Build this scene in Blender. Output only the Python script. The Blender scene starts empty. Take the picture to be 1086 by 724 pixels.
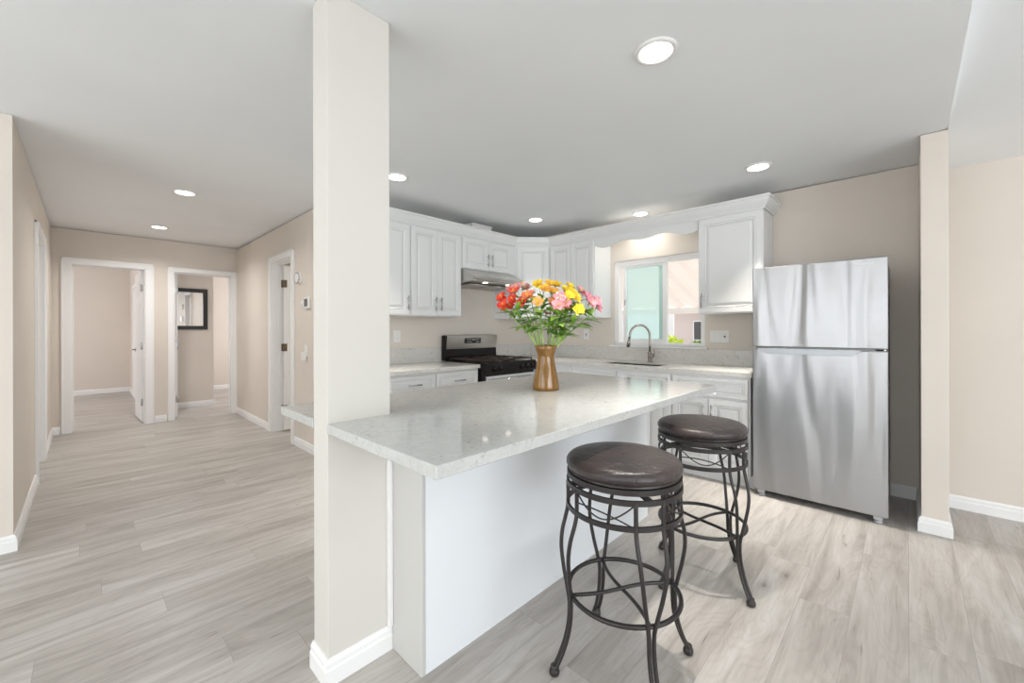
import bpy, bmesh, math, random
from mathutils import Vector, Matrix
C = bpy.context.scene
COL = C.collection
PI = math.pi
R = math.radians

# ------------------------------------------------------------------ camera
cd = bpy.data.cameras.new('camera')
cam = bpy.data.objects.new('camera', cd); COL.objects.link(cam)
cd.sensor_width = 36.0
cd.lens = 36.0 * 435.43 / 1086.0
cd.shift_y = -12.07 / 1086.0
cd.clip_start = 0.02
cam.matrix_world = (Matrix.Translation((0, 0, 1.225)) @ Matrix.Rotation(R(43.964 - 90), 4, 'Z')
                    @ Matrix.Rotation(R(90), 4, 'X') @ Matrix.Rotation(-0.002578, 4, 'Z'))
C.camera = cam

# ------------------------------------------------------------------ world, lights, exposure
w = bpy.data.worlds.new('daylight'); C.world = w; w.use_nodes = True
bg = w.node_tree.nodes['Background']
bg.inputs[0].default_value = (0.93, 0.97, 1.0, 1); bg.inputs[1].default_value = 1.35
C.view_settings.view_transform = 'Standard'
C.view_settings.look = 'None'
C.view_settings.exposure = 0.17
C.view_settings.gamma = 1.0
C.view_settings.use_curve_mapping = False
C.cycles.use_denoising = True
C.cycles.sample_clamp_indirect = 6.0
C.cycles.max_bounces = 10
C.cycles.diffuse_bounces = 6

def area(name, loc, rot, size, power, color=(1, 1, 1), size_y=None, shape='RECTANGLE', spread=None):
    l = bpy.data.lights.new(name, 'AREA'); l.energy = power; l.color = color
    l.shape = shape; l.size = size
    if size_y: l.size_y = size_y
    if spread: l.spread = R(spread)
    o = bpy.data.objects.new(name, l); COL.objects.link(o)
    o.location = loc; o.rotation_euler = rot
    return o
# added unseen lamps standing in for daylight from behind the camera
area('daylight_fill', (-3.42, 1.0, 1.3), (0, R(-90), 0), 2.1, 62, (0.95, 0.98, 1.0), 4.8)
area('daylight_fill', (-0.2, -4.3, 1.4), (R(90), 0, 0), 4.2, 112, (0.88, 0.94, 1.0), 2.2)
# unseen lamps added to light the side rooms, no window modelled there
area('daylight_fill', (-2.2, 9.4, 1.4), (0, R(-90), 0), 1.4, 44, (1.0, 0.97, 0.99), 1.6)
area('daylight_fill', (3.2, 9.0, 1.4), (0, R(90), 0), 1.4, 36, (1.0, 0.97, 0.99), 1.6)
area('daylight_fill', (3.2, 5.0, 1.4), (0, R(90), 0), 1.2, 14, (1.0, 0.95, 0.88), 1.2)
area('daylight_fill', (-2.6, 5.4, 1.4), (0, R(-90), 0), 1.2, 20, (0.95, 0.98, 1.0), 1.2)
sd = bpy.data.lights.new('sun', 'SUN'); sd.energy = 5.0; sd.angle = R(3); sd.color = (1.0, 0.96, 0.9)
sun = bpy.data.objects.new('sun', sd); COL.objects.link(sun)
sun.rotation_euler = (R(48), 0, R(62)); sun.location = (9, -3, 8)

# ------------------------------------------------------------------ materials
def mat(name, color=(0.8, 0.8, 0.8), rough=0.5, metal=0.0, spec=0.5, **kw):
    m = bpy.data.materials.new(name); m.use_nodes = True
    b = m.node_tree.nodes['Principled BSDF']
    b.inputs['Base Color'].default_value = (*color, 1)
    b.inputs['Roughness'].default_value = rough
    b.inputs['Metallic'].default_value = metal
    b.inputs['Specular IOR Level'].default_value = spec
    for k, v in kw.items():
        b.inputs[k.replace('_', ' ')].default_value = v
    return m
def N(m, t, **kw):
    n = m.node_tree.nodes.new(t)
    for k, v in kw.items(): setattr(n, k, v)
    return n
def L(m, a, b): m.node_tree.links.new(a, b)
def B(m): return m.node_tree.nodes['Principled BSDF']
def coords(m, scale=(1, 1, 1), rot=(0, 0, 0), src='Object'):
    t = N(m, 'ShaderNodeTexCoord'); mp = N(m, 'ShaderNodeMapping')
    mp.inputs['Scale'].default_value = scale; mp.inputs['Rotation'].default_value = rot
    L(m, t.outputs[src], mp.inputs['Vector']); return mp.outputs['Vector']
def noise(m, vec, scale, detail=4, rough=0.5, dist=0.0):
    n = N(m, 'ShaderNodeTexNoise'); n.inputs['Scale'].default_value = scale
    n.inputs['Detail'].default_value = detail; n.inputs['Roughness'].default_value = rough
    n.inputs['Distortion'].default_value = dist
    L(m, vec, n.inputs['Vector']); return n.outputs['Fac']
def ramp(m, fac, stops):
    r = N(m, 'ShaderNodeValToRGB'); e = r.color_ramp.elements
    while len(e) < len(stops): e.new(0.5)
    for i, (p, c) in enumerate(stops):
        e[i].position = p; e[i].color = (*c, 1)
    L(m, fac, r.inputs['Fac']); return r.outputs['Color']
def mixc(m, fac, a, b, mode='MIX'):
    x = N(m, 'ShaderNodeMix', data_type='RGBA', blend_type=mode)
    if isinstance(fac, float): x.inputs[0].default_value = fac
    else: L(m, fac, x.inputs[0])
    for i, v in ((6, a), (7, b)):
        if isinstance(v, tuple): x.inputs[i].default_value = (*v, 1)
        else: L(m, v, x.inputs[i])
    return x.outputs[2]
def bump(m, h, strength, dist=0.002):
    b = N(m, 'ShaderNodeBump'); b.inputs['Strength'].default_value = strength
    b.inputs['Distance'].default_value = dist
    L(m, h, b.inputs['Height']); L(m, b.outputs['Normal'], B(m).inputs['Normal'])

def painted(name, c, rough, amt=0.03, spec=0.35):
    m = mat(name, c, rough, spec=spec)
    v = coords(m)
    f = noise(m, v, 1.3, 3)
    lo = tuple(x * (1 - amt) for x in c); hi = tuple(min(1, x * (1 + amt)) for x in c)
    L(m, ramp(m, f, [(0.3, lo), (0.7, hi)]), B(m).inputs['Base Color'])
    bump(m, noise(m, v, 180, 2), 0.06, 0.001)
    return m
M = {}
M['wall'] = painted('warm_beige_wall_paint', (0.71, 0.652, 0.588), 0.6)
M['wallw'] = painted('off_white_wall_paint', (0.66, 0.64, 0.595), 0.6)
M['ceil'] = painted('white_ceiling_paint', (0.86, 0.88, 0.895), 0.8, 0.02, 0.2)
M['trim'] = painted('white_trim_paint', (0.86, 0.86, 0.855), 0.35, 0.01)
M['cab'] = painted('white_cabinet_paint', (0.77, 0.775, 0.77), 0.38, 0.01)
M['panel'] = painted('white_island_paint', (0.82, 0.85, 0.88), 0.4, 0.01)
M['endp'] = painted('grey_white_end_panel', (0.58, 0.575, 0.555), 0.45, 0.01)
M['groove'] = mat('grey_groove_line', (0.50, 0.49, 0.47), 0.5)
M['gap'] = mat('dark_gap', (0.05, 0.045, 0.04), 0.8)
M['plastic'] = mat('white_plastic', (0.82, 0.81, 0.79), 0.35)
M['bronze'] = mat('aged_bronze', (0.22, 0.16, 0.10), 0.42, 0.8)
M['iron'] = mat('dark_brown_iron', (0.034, 0.030, 0.029), 0.36, 0.3)
M['black'] = mat('black_enamel', (0.008, 0.006, 0.006), 0.14, spec=0.25)
M['castiron'] = mat('cast_iron', (0.035, 0.022, 0.018), 0.5)
M['nickel'] = mat('brushed_nickel', (0.34, 0.31, 0.28), 0.26, 1.0)
M['chrome'] = mat('satin_chrome', (0.50, 0.50, 0.50), 0.25, 1.0)
M['mirror'] = mat('mirror_glass', (0.9, 0.9, 0.9), 0.01, 1.0)
M['fgrey'] = mat('grey_fridge_side', (0.23, 0.235, 0.24), 0.4, 0.3)
M['rubber'] = mat('grey_plastic_foot', (0.45, 0.46, 0.47), 0.5)
M['pull'] = mat('light_grey_pull', (0.40, 0.42, 0.44), 0.35, 0.5)
M['display'] = mat('display_black', (0.01, 0.009, 0.009), 0.1)
M['lettering'] = mat('lettering_light', (0.85, 0.86, 0.88), 0.4)
M['mint'] = painted('mint_siding', (0.45, 0.66, 0.60), 0.6)

# floor planks running along X
m = M['floor'] = mat('vinyl_plank_floor', (0.5, 0.47, 0.44), 0.36, spec=0.4)
v = coords(m)
bt = N(m, 'ShaderNodeTexBrick'); bt.offset = 0.0; bt.offset_frequency = 1
bt.inputs['Scale'].default_value = 1.0; bt.inputs['Brick Width'].default_value = 1.22
bt.inputs['Row Height'].default_value = 0.18; bt.inputs['Mortar Size'].default_value = 0.0012
bt.inputs['Mortar Smooth'].default_value = 0.6; bt.inputs['Bias'].default_value = 0.0
bt.inputs['Color1'].default_value = (0, 0, 0, 1); bt.inputs['Color2'].default_value = (1, 1, 1, 1)
bt.inputs['Mortar'].default_value = (0.5, 0.5, 0.5, 1)
_s = N(m, 'ShaderNodeSeparateXYZ'); L(m, v, _s.inputs[0])
_d = N(m, 'ShaderNodeMath', operation='DIVIDE'); L(m, _s.outputs['Y'], _d.inputs[0]); _d.inputs[1].default_value = 0.18
_f = N(m, 'ShaderNodeMath', operation='FLOOR'); L(m, _d.outputs[0], _f.inputs[0])
_w = N(m, 'ShaderNodeTexWhiteNoise', noise_dimensions='1D'); L(m, _f.outputs[0], _w.inputs['W'])
_a = N(m, 'ShaderNodeMath', operation='MULTIPLY_ADD'); L(m, _w.outputs['Value'], _a.inputs[0]); _a.inputs[1].default_value = 1.22; L(m, _s.outputs['X'], _a.inputs[2])
_c = N(m, 'ShaderNodeCombineXYZ'); L(m, _a.outputs[0], _c.inputs['X']); L(m, _s.outputs['Y'], _c.inputs['Y'])
L(m, _c.outputs[0], bt.inputs['Vector'])
# shift the grain of every plank by its own tone
sep = N(m, 'ShaderNodeSeparateXYZ'); L(m, v, sep.inputs[0])
ml = N(m, 'ShaderNodeMath', operation='MULTIPLY'); L(m, bt.outputs['Color'], ml.inputs[0]); ml.inputs[1].default_value = 37.0
cmb = N(m, 'ShaderNodeCombineXYZ'); L(m, sep.outputs['X'], cmb.inputs['X']); L(m, sep.outputs['Y'], cmb.inputs['Y']); L(m, ml.outputs[0], cmb.inputs['Z'])
def strv(sx, sy):
    mp = N(m, 'ShaderNodeMapping'); mp.inputs['Scale'].default_value = (sx, sy, 1)
    L(m, cmb.outputs[0], mp.inputs['Vector']); return mp.outputs['Vector']
g1 = noise(m, strv(0.9, 6.5), 1.6, 4, 0.55, 0.9)
g2 = noise(m, strv(2.0, 42.0), 2.0, 4, 0.6, 0.3)
g3 = noise(m, strv(2.2, 20.0), 1.5, 4, 0.55, 1.6)
base = ramp(m, g1, [(0.28, (0.335, 0.308, 0.280)), (0.5, (0.465, 0.440, 0.411)), (0.72, (0.555, 0.540, 0.518))])
tone = ramp(m, bt.outputs['Color'], [(0.0, (0.90, 0.89, 0.88)), (1.0, (1.06, 1.06, 1.06))])
base = mixc(m, 1.0, base, tone, 'MULTIPLY')
fine = ramp(m, g2, [(0.3, (0.93, 0.925, 0.92)), (0.6, (1.02, 1.02, 1.02))])
base = mixc(m, 1.0, base, fine, 'MULTIPLY')
dark = ramp(m, g3, [(0.25, (0.52, 0.48, 0.44)), (0.33, (0.95, 0.945, 0.94)), (0.42, (1, 1, 1))])
base = mixc(m, 1.0, base, dark, 'MULTIPLY')
# growth rings and small knots
gr = noise(m, strv(1.0, 4.2), 1.1, 2, 0.45, 0.4)
sn = N(m, 'ShaderNodeMath', operation='MULTIPLY'); L(m, gr, sn.inputs[0]); sn.inputs[1].default_value = 150.0
ss = N(m, 'ShaderNodeMath', operation='SINE'); L(m, sn.outputs[0], ss.inputs[0])
rg_ = N(m, 'ShaderNodeMapRange'); L(m, ss.outputs[0], rg_.inputs[0]); rg_.inputs[1].default_value = -1; rg_.inputs[2].default_value = 1
base = mixc(m, 1.0, base, ramp(m, rg_.outputs[0], [(0.0, (0.955, 0.95, 0.945)), (0.5, (1.01, 1.01, 1.01))]), 'MULTIPLY')
vk = N(m, 'ShaderNodeTexVoronoi'); vk.inputs['Scale'].default_value = 1.0; L(m, strv(1.7, 3.4), vk.inputs['Vector'])
base = mixc(m, 1.0, base, ramp(m, vk.outputs['Distance'], [(0.02, (0.55, 0.52, 0.49)), (0.045, (0.84, 0.83, 0.82)), (0.12, (1, 1, 1))]), 'MULTIPLY')
base = mixc(m, bt.outputs['Fac'], base, (0.30, 0.28, 0.26))
L(m, base, B(m).inputs['Base Color'])
bump(m, g2, 0.10, 0.001)

# quartz
def quartz(name, c, rough, fleck=0.29):
    m = mat(name, c, rough, spec=0.55)
    v = coords(m)
    v1 = noise(m, v, 7, 8, 0.75, 2.2)
    v2 = noise(m, coords(m, (0.55, 1, 1), (0, 0, .5)), 48, 4, 0.6, 1.0)
    a = ramp(m, v1, [(0.0, c), (0.46, c), (0.49, tuple(x * 0.87 for x in c)), (0.52, c)])
    b_ = ramp(m, v2, [(fleck, (0.70, 0.69, 0.67)), (fleck + 0.06, (0.97, 0.97, 0.97)), (0.5, (1, 1, 1)), (0.75, (0.95, 0.95, 0.94))])
    L(m, mixc(m, 1.0, a, b_, 'MULTIPLY'), B(m).inputs['Base Color'])
    return m
M['quartz'] = quartz('white_quartz', (0.57, 0.58, 0.565), 0.055, 0.32)
M['quartz2'] = quartz('speckled_quartz', (0.69, 0.675, 0.64), 0.16, 0.34)

# brushed steel
def steel(name, c, rough, wav=0.35, streak=(1, 60, 1)):
    m = mat(name, c, rough, 1.0)
    v = coords(m, (1.0, 2.2, 0.32))
    n1 = noise(m, v, 2.4, 1.5, 0.4, 0.5)
    v2 = coords(m, (3.5, 3.5, 800))
    n2 = noise(m, v2, 1.0, 2)
    b1 = N(m, 'ShaderNodeBump'); b1.inputs['Strength'].default_value = wav; b1.inputs['Distance'].default_value = 0.05
    L(m, n1, b1.inputs['Height'])
    b2 = N(m, 'ShaderNodeBump'); b2.inputs['Strength'].default_value = 0.5; b2.inputs['Distance'].default_value = 0.0006
    L(m, n2, b2.inputs['Height']); L(m, b1.outputs['Normal'], b2.inputs['Normal'])
    L(m, b2.outputs['Normal'], B(m).inputs['Normal'])
    return m
M['fsteel'] = steel('brushed_fridge_steel', (0.41, 0.413, 0.42), 0.33, 0.65)
M['steel'] = steel('brushed_steel', (0.55, 0.53, 0.50), 0.30, 0.1)
M['steelb'] = mat('bright_steel', (0.75, 0.76, 0.77), 0.25, 0.9)

# leather
m = M['leather'] = mat('dark_brown_leather', (0.035, 0.027, 0.026), 0.31, spec=0.6)
v = coords(m)
f = noise(m, v, 5, 4, 0.6)
L(m, ramp(m, f, [(0.35, (0.028, 0.021, 0.021)), (0.7, (0.060, 0.043, 0.038))]), B(m).inputs['Base Color'])
vo = N(m, 'ShaderNodeTexVoronoi', feature='DISTANCE_TO_EDGE'); vo.inputs['Scale'].default_value = 16
wv = noise(m, v, 12, 5, 0.6, 2.0)
L(m, mixc(m, 0.15, v, v), vo.inputs['Vector'])
bump(m, wv, 0.6, 0.012)

# vase glaze
m = M['vase'] = mat('amber_glass_glaze', (0.30, 0.115, 0.022), 0.04, 0.0, spec=0.7, Coat_Weight=0.15, Coat_Roughness=0.03)
v = coords(m, (30, 30, 0.5))
L(m, ramp(m, noise(m, v, 1.0, 3), [(0.3, (0.17, 0.075, 0.008)), (0.7, (0.29, 0.140, 0.018))]), B(m).inputs['Base Color'])

def leafy(name, c1, c2, rough=0.4, sub=0.0):
    m = mat(name, c1, rough)
    L(m, ramp(m, noise(m, coords(m), 22, 3), [(0.35, c1), (0.65, c2)]), B(m).inputs['Base Color'])
    return m
M['stem'] = leafy('green_stem', (0.26, 0.44, 0.06), (0.42, 0.60, 0.16))
M['leaf'] = leafy('green_leaf', (0.20, 0.42, 0.04), (0.46, 0.66, 0.12))
M['leafd'] = leafy('dark_green_leaf', (0.07, 0.19, 0.03), (0.17, 0.33, 0.05))
PET = {'red': ((0.75, 0.03, 0.02), (0.90, 0.10, 0.05)), 'orange': ((0.92, 0.30, 0.05), (0.95, 0.48, 0.12)),
       'coral': ((0.88, 0.13, 0.07), (0.95, 0.30, 0.16)), 'peach': ((0.95, 0.50, 0.25), (0.98, 0.68, 0.40)),
       'yellow': ((0.95, 0.70, 0.02), (1.0, 0.86, 0.08)), 'gold': ((0.95, 0.55, 0.02), (1.0, 0.74, 0.06)),
       'pink': ((0.85, 0.30, 0.38), (0.95, 0.52, 0.56)), 'rose': ((0.80, 0.28, 0.30), (0.95, 0.55, 0.50)),
       'mauve': ((0.70, 0.24, 0.36), (0.88, 0.50, 0.58)), 'white': ((0.85, 0.70, 0.66), (0.95, 0.90, 0.85))}
for k, (a, b_) in PET.items(): M['p_' + k] = leafy(k + '_petal', a, b_, 0.5)
M['p_mark'] = mat('petal_marking', (0.12, 0.01, 0.015), 0.5)
M['p_throat'] = mat('yellow_throat', (0.95, 0.75, 0.12), 0.5)
M['siding'] = painted('white_siding', (0.78, 0.77, 0.80), 0.6)
M['siding2'] = painted('beige_siding', (0.62, 0.53, 0.50), 0.6)
M['awning'] = painted('white_corrugated_metal', (0.74, 0.69, 0.66), 0.5)
_m = M['awning']; _t = N(_m, 'ShaderNodeBsdfTranslucent'); _t.inputs[0].default_value = (0.90, 0.86, 0.83, 1)
_x = N(_m, 'ShaderNodeMixShader'); _x.inputs[0].default_value = 0.45
L(_m, B(_m).outputs[0], _x.inputs[1]); L(_m, _t.outputs[0], _x.inputs[2]); L(_m, _x.outputs[0], _m.node_tree.nodes['Material Output'].inputs['Surface'])
M['concrete'] = painted('concrete_paving', (0.50, 0.49, 0.47), 0.8, 0.1)
M['winglass'] = mat('dark_window_glass', (0.06, 0.06, 0.065), 0.08)
M['mirrorframe'] = mat('black_mirror_frame', (0.012, 0.010, 0.010), 0.3)
def emit(name, c, s):
    m = bpy.data.materials.new(name); m.use_nodes = True; nt = m.node_tree; nt.nodes.clear()
    e = nt.nodes.new('ShaderNodeEmission'); e.inputs[0].default_value = (*c, 1); e.inputs[1].default_value = s
    o = nt.nodes.new('ShaderNodeOutputMaterial'); nt.links.new(e.outputs[0], o.inputs[0]); return m
M['lamp'] = emit('lamp_diffuser', (1.0, 0.98, 0.95), 6.0)
M['hoodlamp'] = emit('hood_lamp', (1.0, 0.95, 0.85), 3.0)
def glassy(name, c, k, trans=0.25):
    m = bpy.data.materials.new(name); m.use_nodes = True; nt = m.node_tree; nt.nodes.clear()
    t = nt.nodes.new('ShaderNodeBsdfTransparent'); t.inputs[0].default_value = (*c, 1)
    g = nt.nodes.new('ShaderNodeBsdfGlossy'); g.inputs['Roughness'].default_value = 0.02
    tr = nt.nodes.new('ShaderNodeBsdfTranslucent'); tr.inputs[0].default_value = (*c, 1)
    m1 = nt.nodes.new('ShaderNodeMixShader'); m1.inputs[0].default_value = trans
    m2 = nt.nodes.new('ShaderNodeMixShader'); m2.inputs[0].default_value = k
    o = nt.nodes.new('ShaderNodeOutputMaterial')
    nt.links.new(t.outputs[0], m1.inputs[1]); nt.links.new(tr.outputs[0], m1.inputs[2])
    nt.links.new(m1.outputs[0], m2.inputs[1]); nt.links.new(g.outputs[0], m2.inputs[2]); nt.links.new(m2.outputs[0], o.inputs[0])
    return m
M['mintglass'] = glassy('mint_tinted_glass', (0.86, 1.0, 1.0), 0.03, 0.4)
M['mintglass2'] = glassy('deep_mint_glass', (0.55, 0.82, 0.74), 0.04, 0.5)

# ------------------------------------------------------------------ mesh helpers
def link(name, me, parent=None):
    o = bpy.data.objects.new(name, me); COL.objects.link(o)
    if parent: o.parent = parent
    return o
def tag(o, label=None, cat=None, group=None, kind=None):
    if label: o['label'] = label
    if cat: o['category'] = cat
    if group: o['group'] = group
    if kind: o['kind'] = kind
    return o
def thing(name, label, cat, loc=(0, 0, 0), rz=0.0, group=None):
    o = bpy.data.objects.new(name, None); COL.objects.link(o)
    o.empty_display_size = 0.05
    o.location = loc; o.rotation_euler = (0, 0, rz)
    return tag(o, label, cat, group)
class MB:
    def __init__(s): s.bm = bmesh.new(); s.mats = []; s.mi = 0
    def use(s, m):
        if m not in s.mats: s.mats.append(m)
        s.mi = s.mats.index(m); return s
    def faces(s, vs, fs, smooth=False):
        V = [s.bm.verts.new(v) for v in vs]
        for f in fs:
            try:
                F = s.bm.faces.new([V[i] for i in f]); F.material_index = s.mi; F.smooth = smooth
            except ValueError: pass
        return s
    def box(s, x0, x1, y0, y1, z0, z1, bev=0.0, T=None):
        x0, x1 = min(x0, x1), max(x0, x1); y0, y1 = min(y0, y1), max(y0, y1); z0, z1 = min(z0, z1), max(z0, z1)
        b = min(bev, (x1 - x0) / 2.01, (y1 - y0) / 2.01, (z1 - z0) / 2.01)
        if b <= 0:
            vs = [Vector((x, y, z)) for z in (z0, z1) for y in (y0, y1) for x in (x0, x1)]
            fs = [(0, 2, 3, 1), (4, 5, 7, 6), (0, 1, 5, 4), (2, 6, 7, 3), (0, 4, 6, 2), (1, 3, 7, 5)]
            if T: vs = [T @ p for p in vs]
            return s.faces(vs, fs)
        t = bmesh.new()
        bmesh.ops.create_cube(t, size=1)
        for q in t.verts:
            q.co = Vector((x0 + (q.co.x + .5) * (x1 - x0), y0 + (q.co.y + .5) * (y1 - y0), z0 + (q.co.z + .5) * (z1 - z0)))
        bmesh.ops.bevel(t, geom=list(t.edges), offset=b, segments=2, affect='EDGES', profile=0.6)
        return s.merge(t, T)
    def merge(s, t, T=None, smooth=False):
        t.verts.ensure_lookup_table()
        for i, q in enumerate(t.verts): q.index = i
        vs = [(T @ q.co) if T else q.co.copy() for q in t.verts]
        fs = [[q.index for q in f.verts] for f in t.faces]
        t.free(); return s.faces(vs, fs, smooth)
    def prism(s, pts, a0, a1, axis='x', T=None):
        # pts: closed outline in the two other axes, in order
        def P(a, p):
            v = {'x': (a, p[0], p[1]), 'y': (p[0], a, p[1]), 'z': (p[0], p[1], a)}[axis]
            v = Vector(v); return T @ v if T else v
        n = len(pts)
        vs = [P(a0, p) for p in pts] + [P(a1, p) for p in pts]
        fs = [tuple(range(n)), tuple(range(2 * n - 1, n - 1, -1))] + [(i, (i + 1) % n, n + (i + 1) % n, n + i) for i in range(n)]
        return s.faces(vs, fs)
    def lathe(s, prof, seg=32, T=None, smooth=True, sx=1, sy=1):
        vs = []; fs = []
        for r, z in prof:
            for k in range(seg):
                a = 2 * PI * k / seg
                v = Vector((r * math.cos(a) * sx, r * math.sin(a) * sy, z)); vs.append(T @ v if T else v)
        for i in range(len(prof) - 1):
            for k in range(seg):
                k2 = (k + 1) % seg
                fs.append((i * seg + k, i * seg + k2, (i + 1) * seg + k2, (i + 1) * seg + k))
        loop = abs(prof[0][0] - prof[-1][0]) < 1e-9 and abs(prof[0][1] - prof[-1][1]) < 1e-9
        if not loop and prof[0][0] > 1e-6: fs.append(tuple(range(seg - 1, -1, -1)))
        if not loop and prof[-1][0] > 1e-6: fs.append(tuple((len(prof) - 1) * seg + k for k in range(seg)))
        return s.faces(vs, fs, smooth)
    def tube(s, pts, r, seg=8, closed=False, smooth=True, flat=1.0, cap=True):
        pts = [Vector(p) for p in pts]; n = len(pts); vs = []; fs = []
        rs = r if isinstance(r, (list, tuple)) else [r] * n
        up = Vector((0, 0, 1)); pu = None
        for i, p in enumerate(pts):
            if closed: d = pts[(i + 1) % n] - pts[i - 1]
            else: d = pts[min(i + 1, n - 1)] - pts[max(i - 1, 0)]
            d.normalize()
            if pu is None:
                u = d.cross(up)
                if u.length < 1e-3: u = d.cross(Vector((1, 0, 0)))
            else: u = pu - d * pu.dot(d)
            u.normalize(); pu = u; w_ = d.cross(u)
            for k in range(seg):
                a = 2 * PI * (k + .5) / seg
                vs.append(p + u * math.cos(a) * rs[i] + w_ * math.sin(a) * rs[i] * flat)
        m_ = n if closed else n - 1
        for i in range(m_):
            j = (i + 1) % n
            for k in range(seg):
                k2 = (k + 1) % seg
                fs.append((i * seg + k, i * seg + k2, j * seg + k2, j * seg + k))
        if not closed and cap:
            fs.append(tuple(range(seg - 1, -1, -1))); fs.append(tuple((n - 1) * seg + k for k in range(seg)))
        return s.faces(vs, fs, smooth)
    def sphere(s, c, r, seg=16, sc=(1, 1, 1)):
        prof = [(r * math.sin(PI * i / 8), -r * math.cos(PI * i / 8)) for i in range(9)]
        T = Matrix.Translation(c) @ Matrix.Diagonal((*sc, 1))
        return s.lathe([(max(a, 1e-7), b) for a, b in prof], seg, T)
    def build(s, name, m=None, parent=None, recalc=True):
        if recalc:
            bmesh.ops.remove_doubles(s.bm, verts=s.bm.verts, dist=1e-6)
            bmesh.ops.recalc_face_normals(s.bm, faces=s.bm.faces)
        me = bpy.data.meshes.new(name); s.bm.to_mesh(me); s.bm.free()
        if m is not None:
            me.materials.append(M[m])
        else:
            for k in s.mats: me.materials.append(M[k])
        return link(name, me, parent)
def struct(name, mb, m=None, parent=None):
    o = mb.build(name, m, parent)
    if parent is None: o['kind'] = 'structure'
    return o

# local frame for fronts: u along width, v up, w outward
def frame(origin, udir, wdir):
    u = Vector(udir).normalized(); w_ = Vector(wdir).normalized(); v = Vector((0, 0, 1))
    return Matrix(((u.x, v.x, w_.x, origin[0]), (u.y, v.y, w_.y, origin[1]), (u.z, v.z, w_.z, origin[2]), (0, 0, 0, 1)))
def ringpanel(mb, T, u0, u1, v0, v1, prof):
    rings = []
    vs = []; fs = []
    for ins, h in prof:
        rings.append(len(vs))
        for (a, b) in ((u0 + ins, v0 + ins), (u1 - ins, v0 + ins), (u1 - ins, v1 - ins), (u0 + ins, v1 - ins)):
            vs.append(T @ Vector((a, b, h)))
    mats = []
    for i in range(len(prof) - 1):
        for k in range(4):
            fs.append((rings[i] + k, rings[i] + (k + 1) % 4, rings[i + 1] + (k + 1) % 4, rings[i + 1] + k))
    fs.append(tuple(rings[-1] + k for k in range(4))); fs.append(tuple(rings[0] + k for k in (3, 2, 1, 0)))
    mb.faces(vs, fs)
DOOR = [(0, 0), (0, .016), (.003, .019), (.040, .019), (.044, .013), (.049, .017), (.054, .017), (.058, .008), (.066, .008), (.088, .015), (.091, .015)]
DRAW = [(0, 0), (0, .016), (.003, .019), (.022, .019), (.025, .013), (.029, .017), (.033, .017), (.036, .009), (.040, .009), (.052, .015), (.054, .015)]
def door(T, u0, u1, v0, v1, parent, name='door', hnd=None, horiz=False, prof=None):
    mb = MB(); ringpanel(mb, T, u0, u1, v0, v1, prof or DOOR)
    d = mb.build(name, 'cab', parent)
    # fine darker line inside the frame groove
    ins = (prof or DOOR)[8][0] - .001
    g = MB()
    for (a0, a1, b0, b1) in ((u0 + ins, u1 - ins, v0 + ins, v0 + ins + .003), (u0 + ins, u1 - ins, v1 - ins - .003, v1 - ins),
                             (u0 + ins, u0 + ins + .003, v0 + ins + .003, v1 - ins - .003), (u1 - ins - .003, u1 - ins, v0 + ins + .003, v1 - ins - .003)):
        g.box(a0, a1, b0, b1, .0075, .0085 + .0004, T=T)
    g.build('groove_line', 'groove', d)
    if hnd:
        cu, cv, ln = hnd
        h = MB()
        for s_ in (-1, 1):
            p = (cu + s_ * ln * .32, cv) if horiz else (cu, cv + s_ * ln * .32)
            h.tube([T @ Vector((*p, .016)), T @ Vector((*p, .045))], .004, 8)
        e0 = Vector((cu - ln / 2, cv, .047)) if horiz else Vector((cu, cv - ln / 2, .047))
        e1 = Vector((cu + ln / 2, cv, .047)) if horiz else Vector((cu, cv + ln / 2, .047))
        h.tube([T @ e0, T @ e1], .006, 10)
        h.build('handle', 'chrome', d)
    return d

# ------------------------------------------------------------------ room shell
XW, YS = 4.13, 3.65       # window wall, stove wall
def cz(y): return 2.405 + 0.0078 * y
mb = MB(); mb.box(-3.6, 4.25, -4.6, 3.60, -0.12, 0); mb.box(-3.0, 4.25, 3.60, 12.1, -0.12, 0)
struct('floor', mb, 'floor')
def slab(x0, x1, y0, y1, f, top, m=None):
    b = MB(); z = [f(x, y) for (x, y) in ((x0, y0), (x1, y0), (x1, y1), (x0, y1))]
    vs = [(x0, y0, z[0]), (x1, y0, z[1]), (x1, y1, z[2]), (x0, y1, z[3]), (x0, y0, top), (x1, y0, top), (x1, y1, top), (x0, y1, top)]
    b.faces([Vector(q) for q in vs], [(0, 3, 2, 1), (4, 5, 6, 7), (0, 1, 5, 4), (1, 2, 6, 5), (2, 3, 7, 6), (3, 0, 4, 7)])
    return b
struct('ceiling', slab(-3.6, 4.25, -0.17, 12.1, lambda x, y: cz(y), 2.62), 'ceil')
vz = lambda x: 2.325 + (4.13 - x) * 0.11
struct('ceiling_vault', slab(-3.6, 4.25, -4.6, -0.1705, lambda x, y: vz(x), 3.35), 'ceil')

# window wall (right): one wall with the window opening
WY0, WY1, WZ0, WZ1 = 1.405, 2.385, 1.055, 1.985
mb = MB()
mb.box(XW, XW + .12, -4.6, WY0, 0, 2.35)
mb.box(XW, XW + .12, WY0, WY1, 0, WZ0); mb.box(XW, XW + .12, WY0, WY1, WZ1, 2.44); mb.box(XW, XW + .12, -0.12, WY0, 2.35, 2.40)
mb.box(XW, XW + .12, WY1, 3.75, 0, 2.435)
struct('wall_right', mb, 'wall')
mb = MB(); mb.box(1.68, XW, YS, YS + .12, 0, 2.43); struct('wall_stove_side', mb, 'wall')
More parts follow.
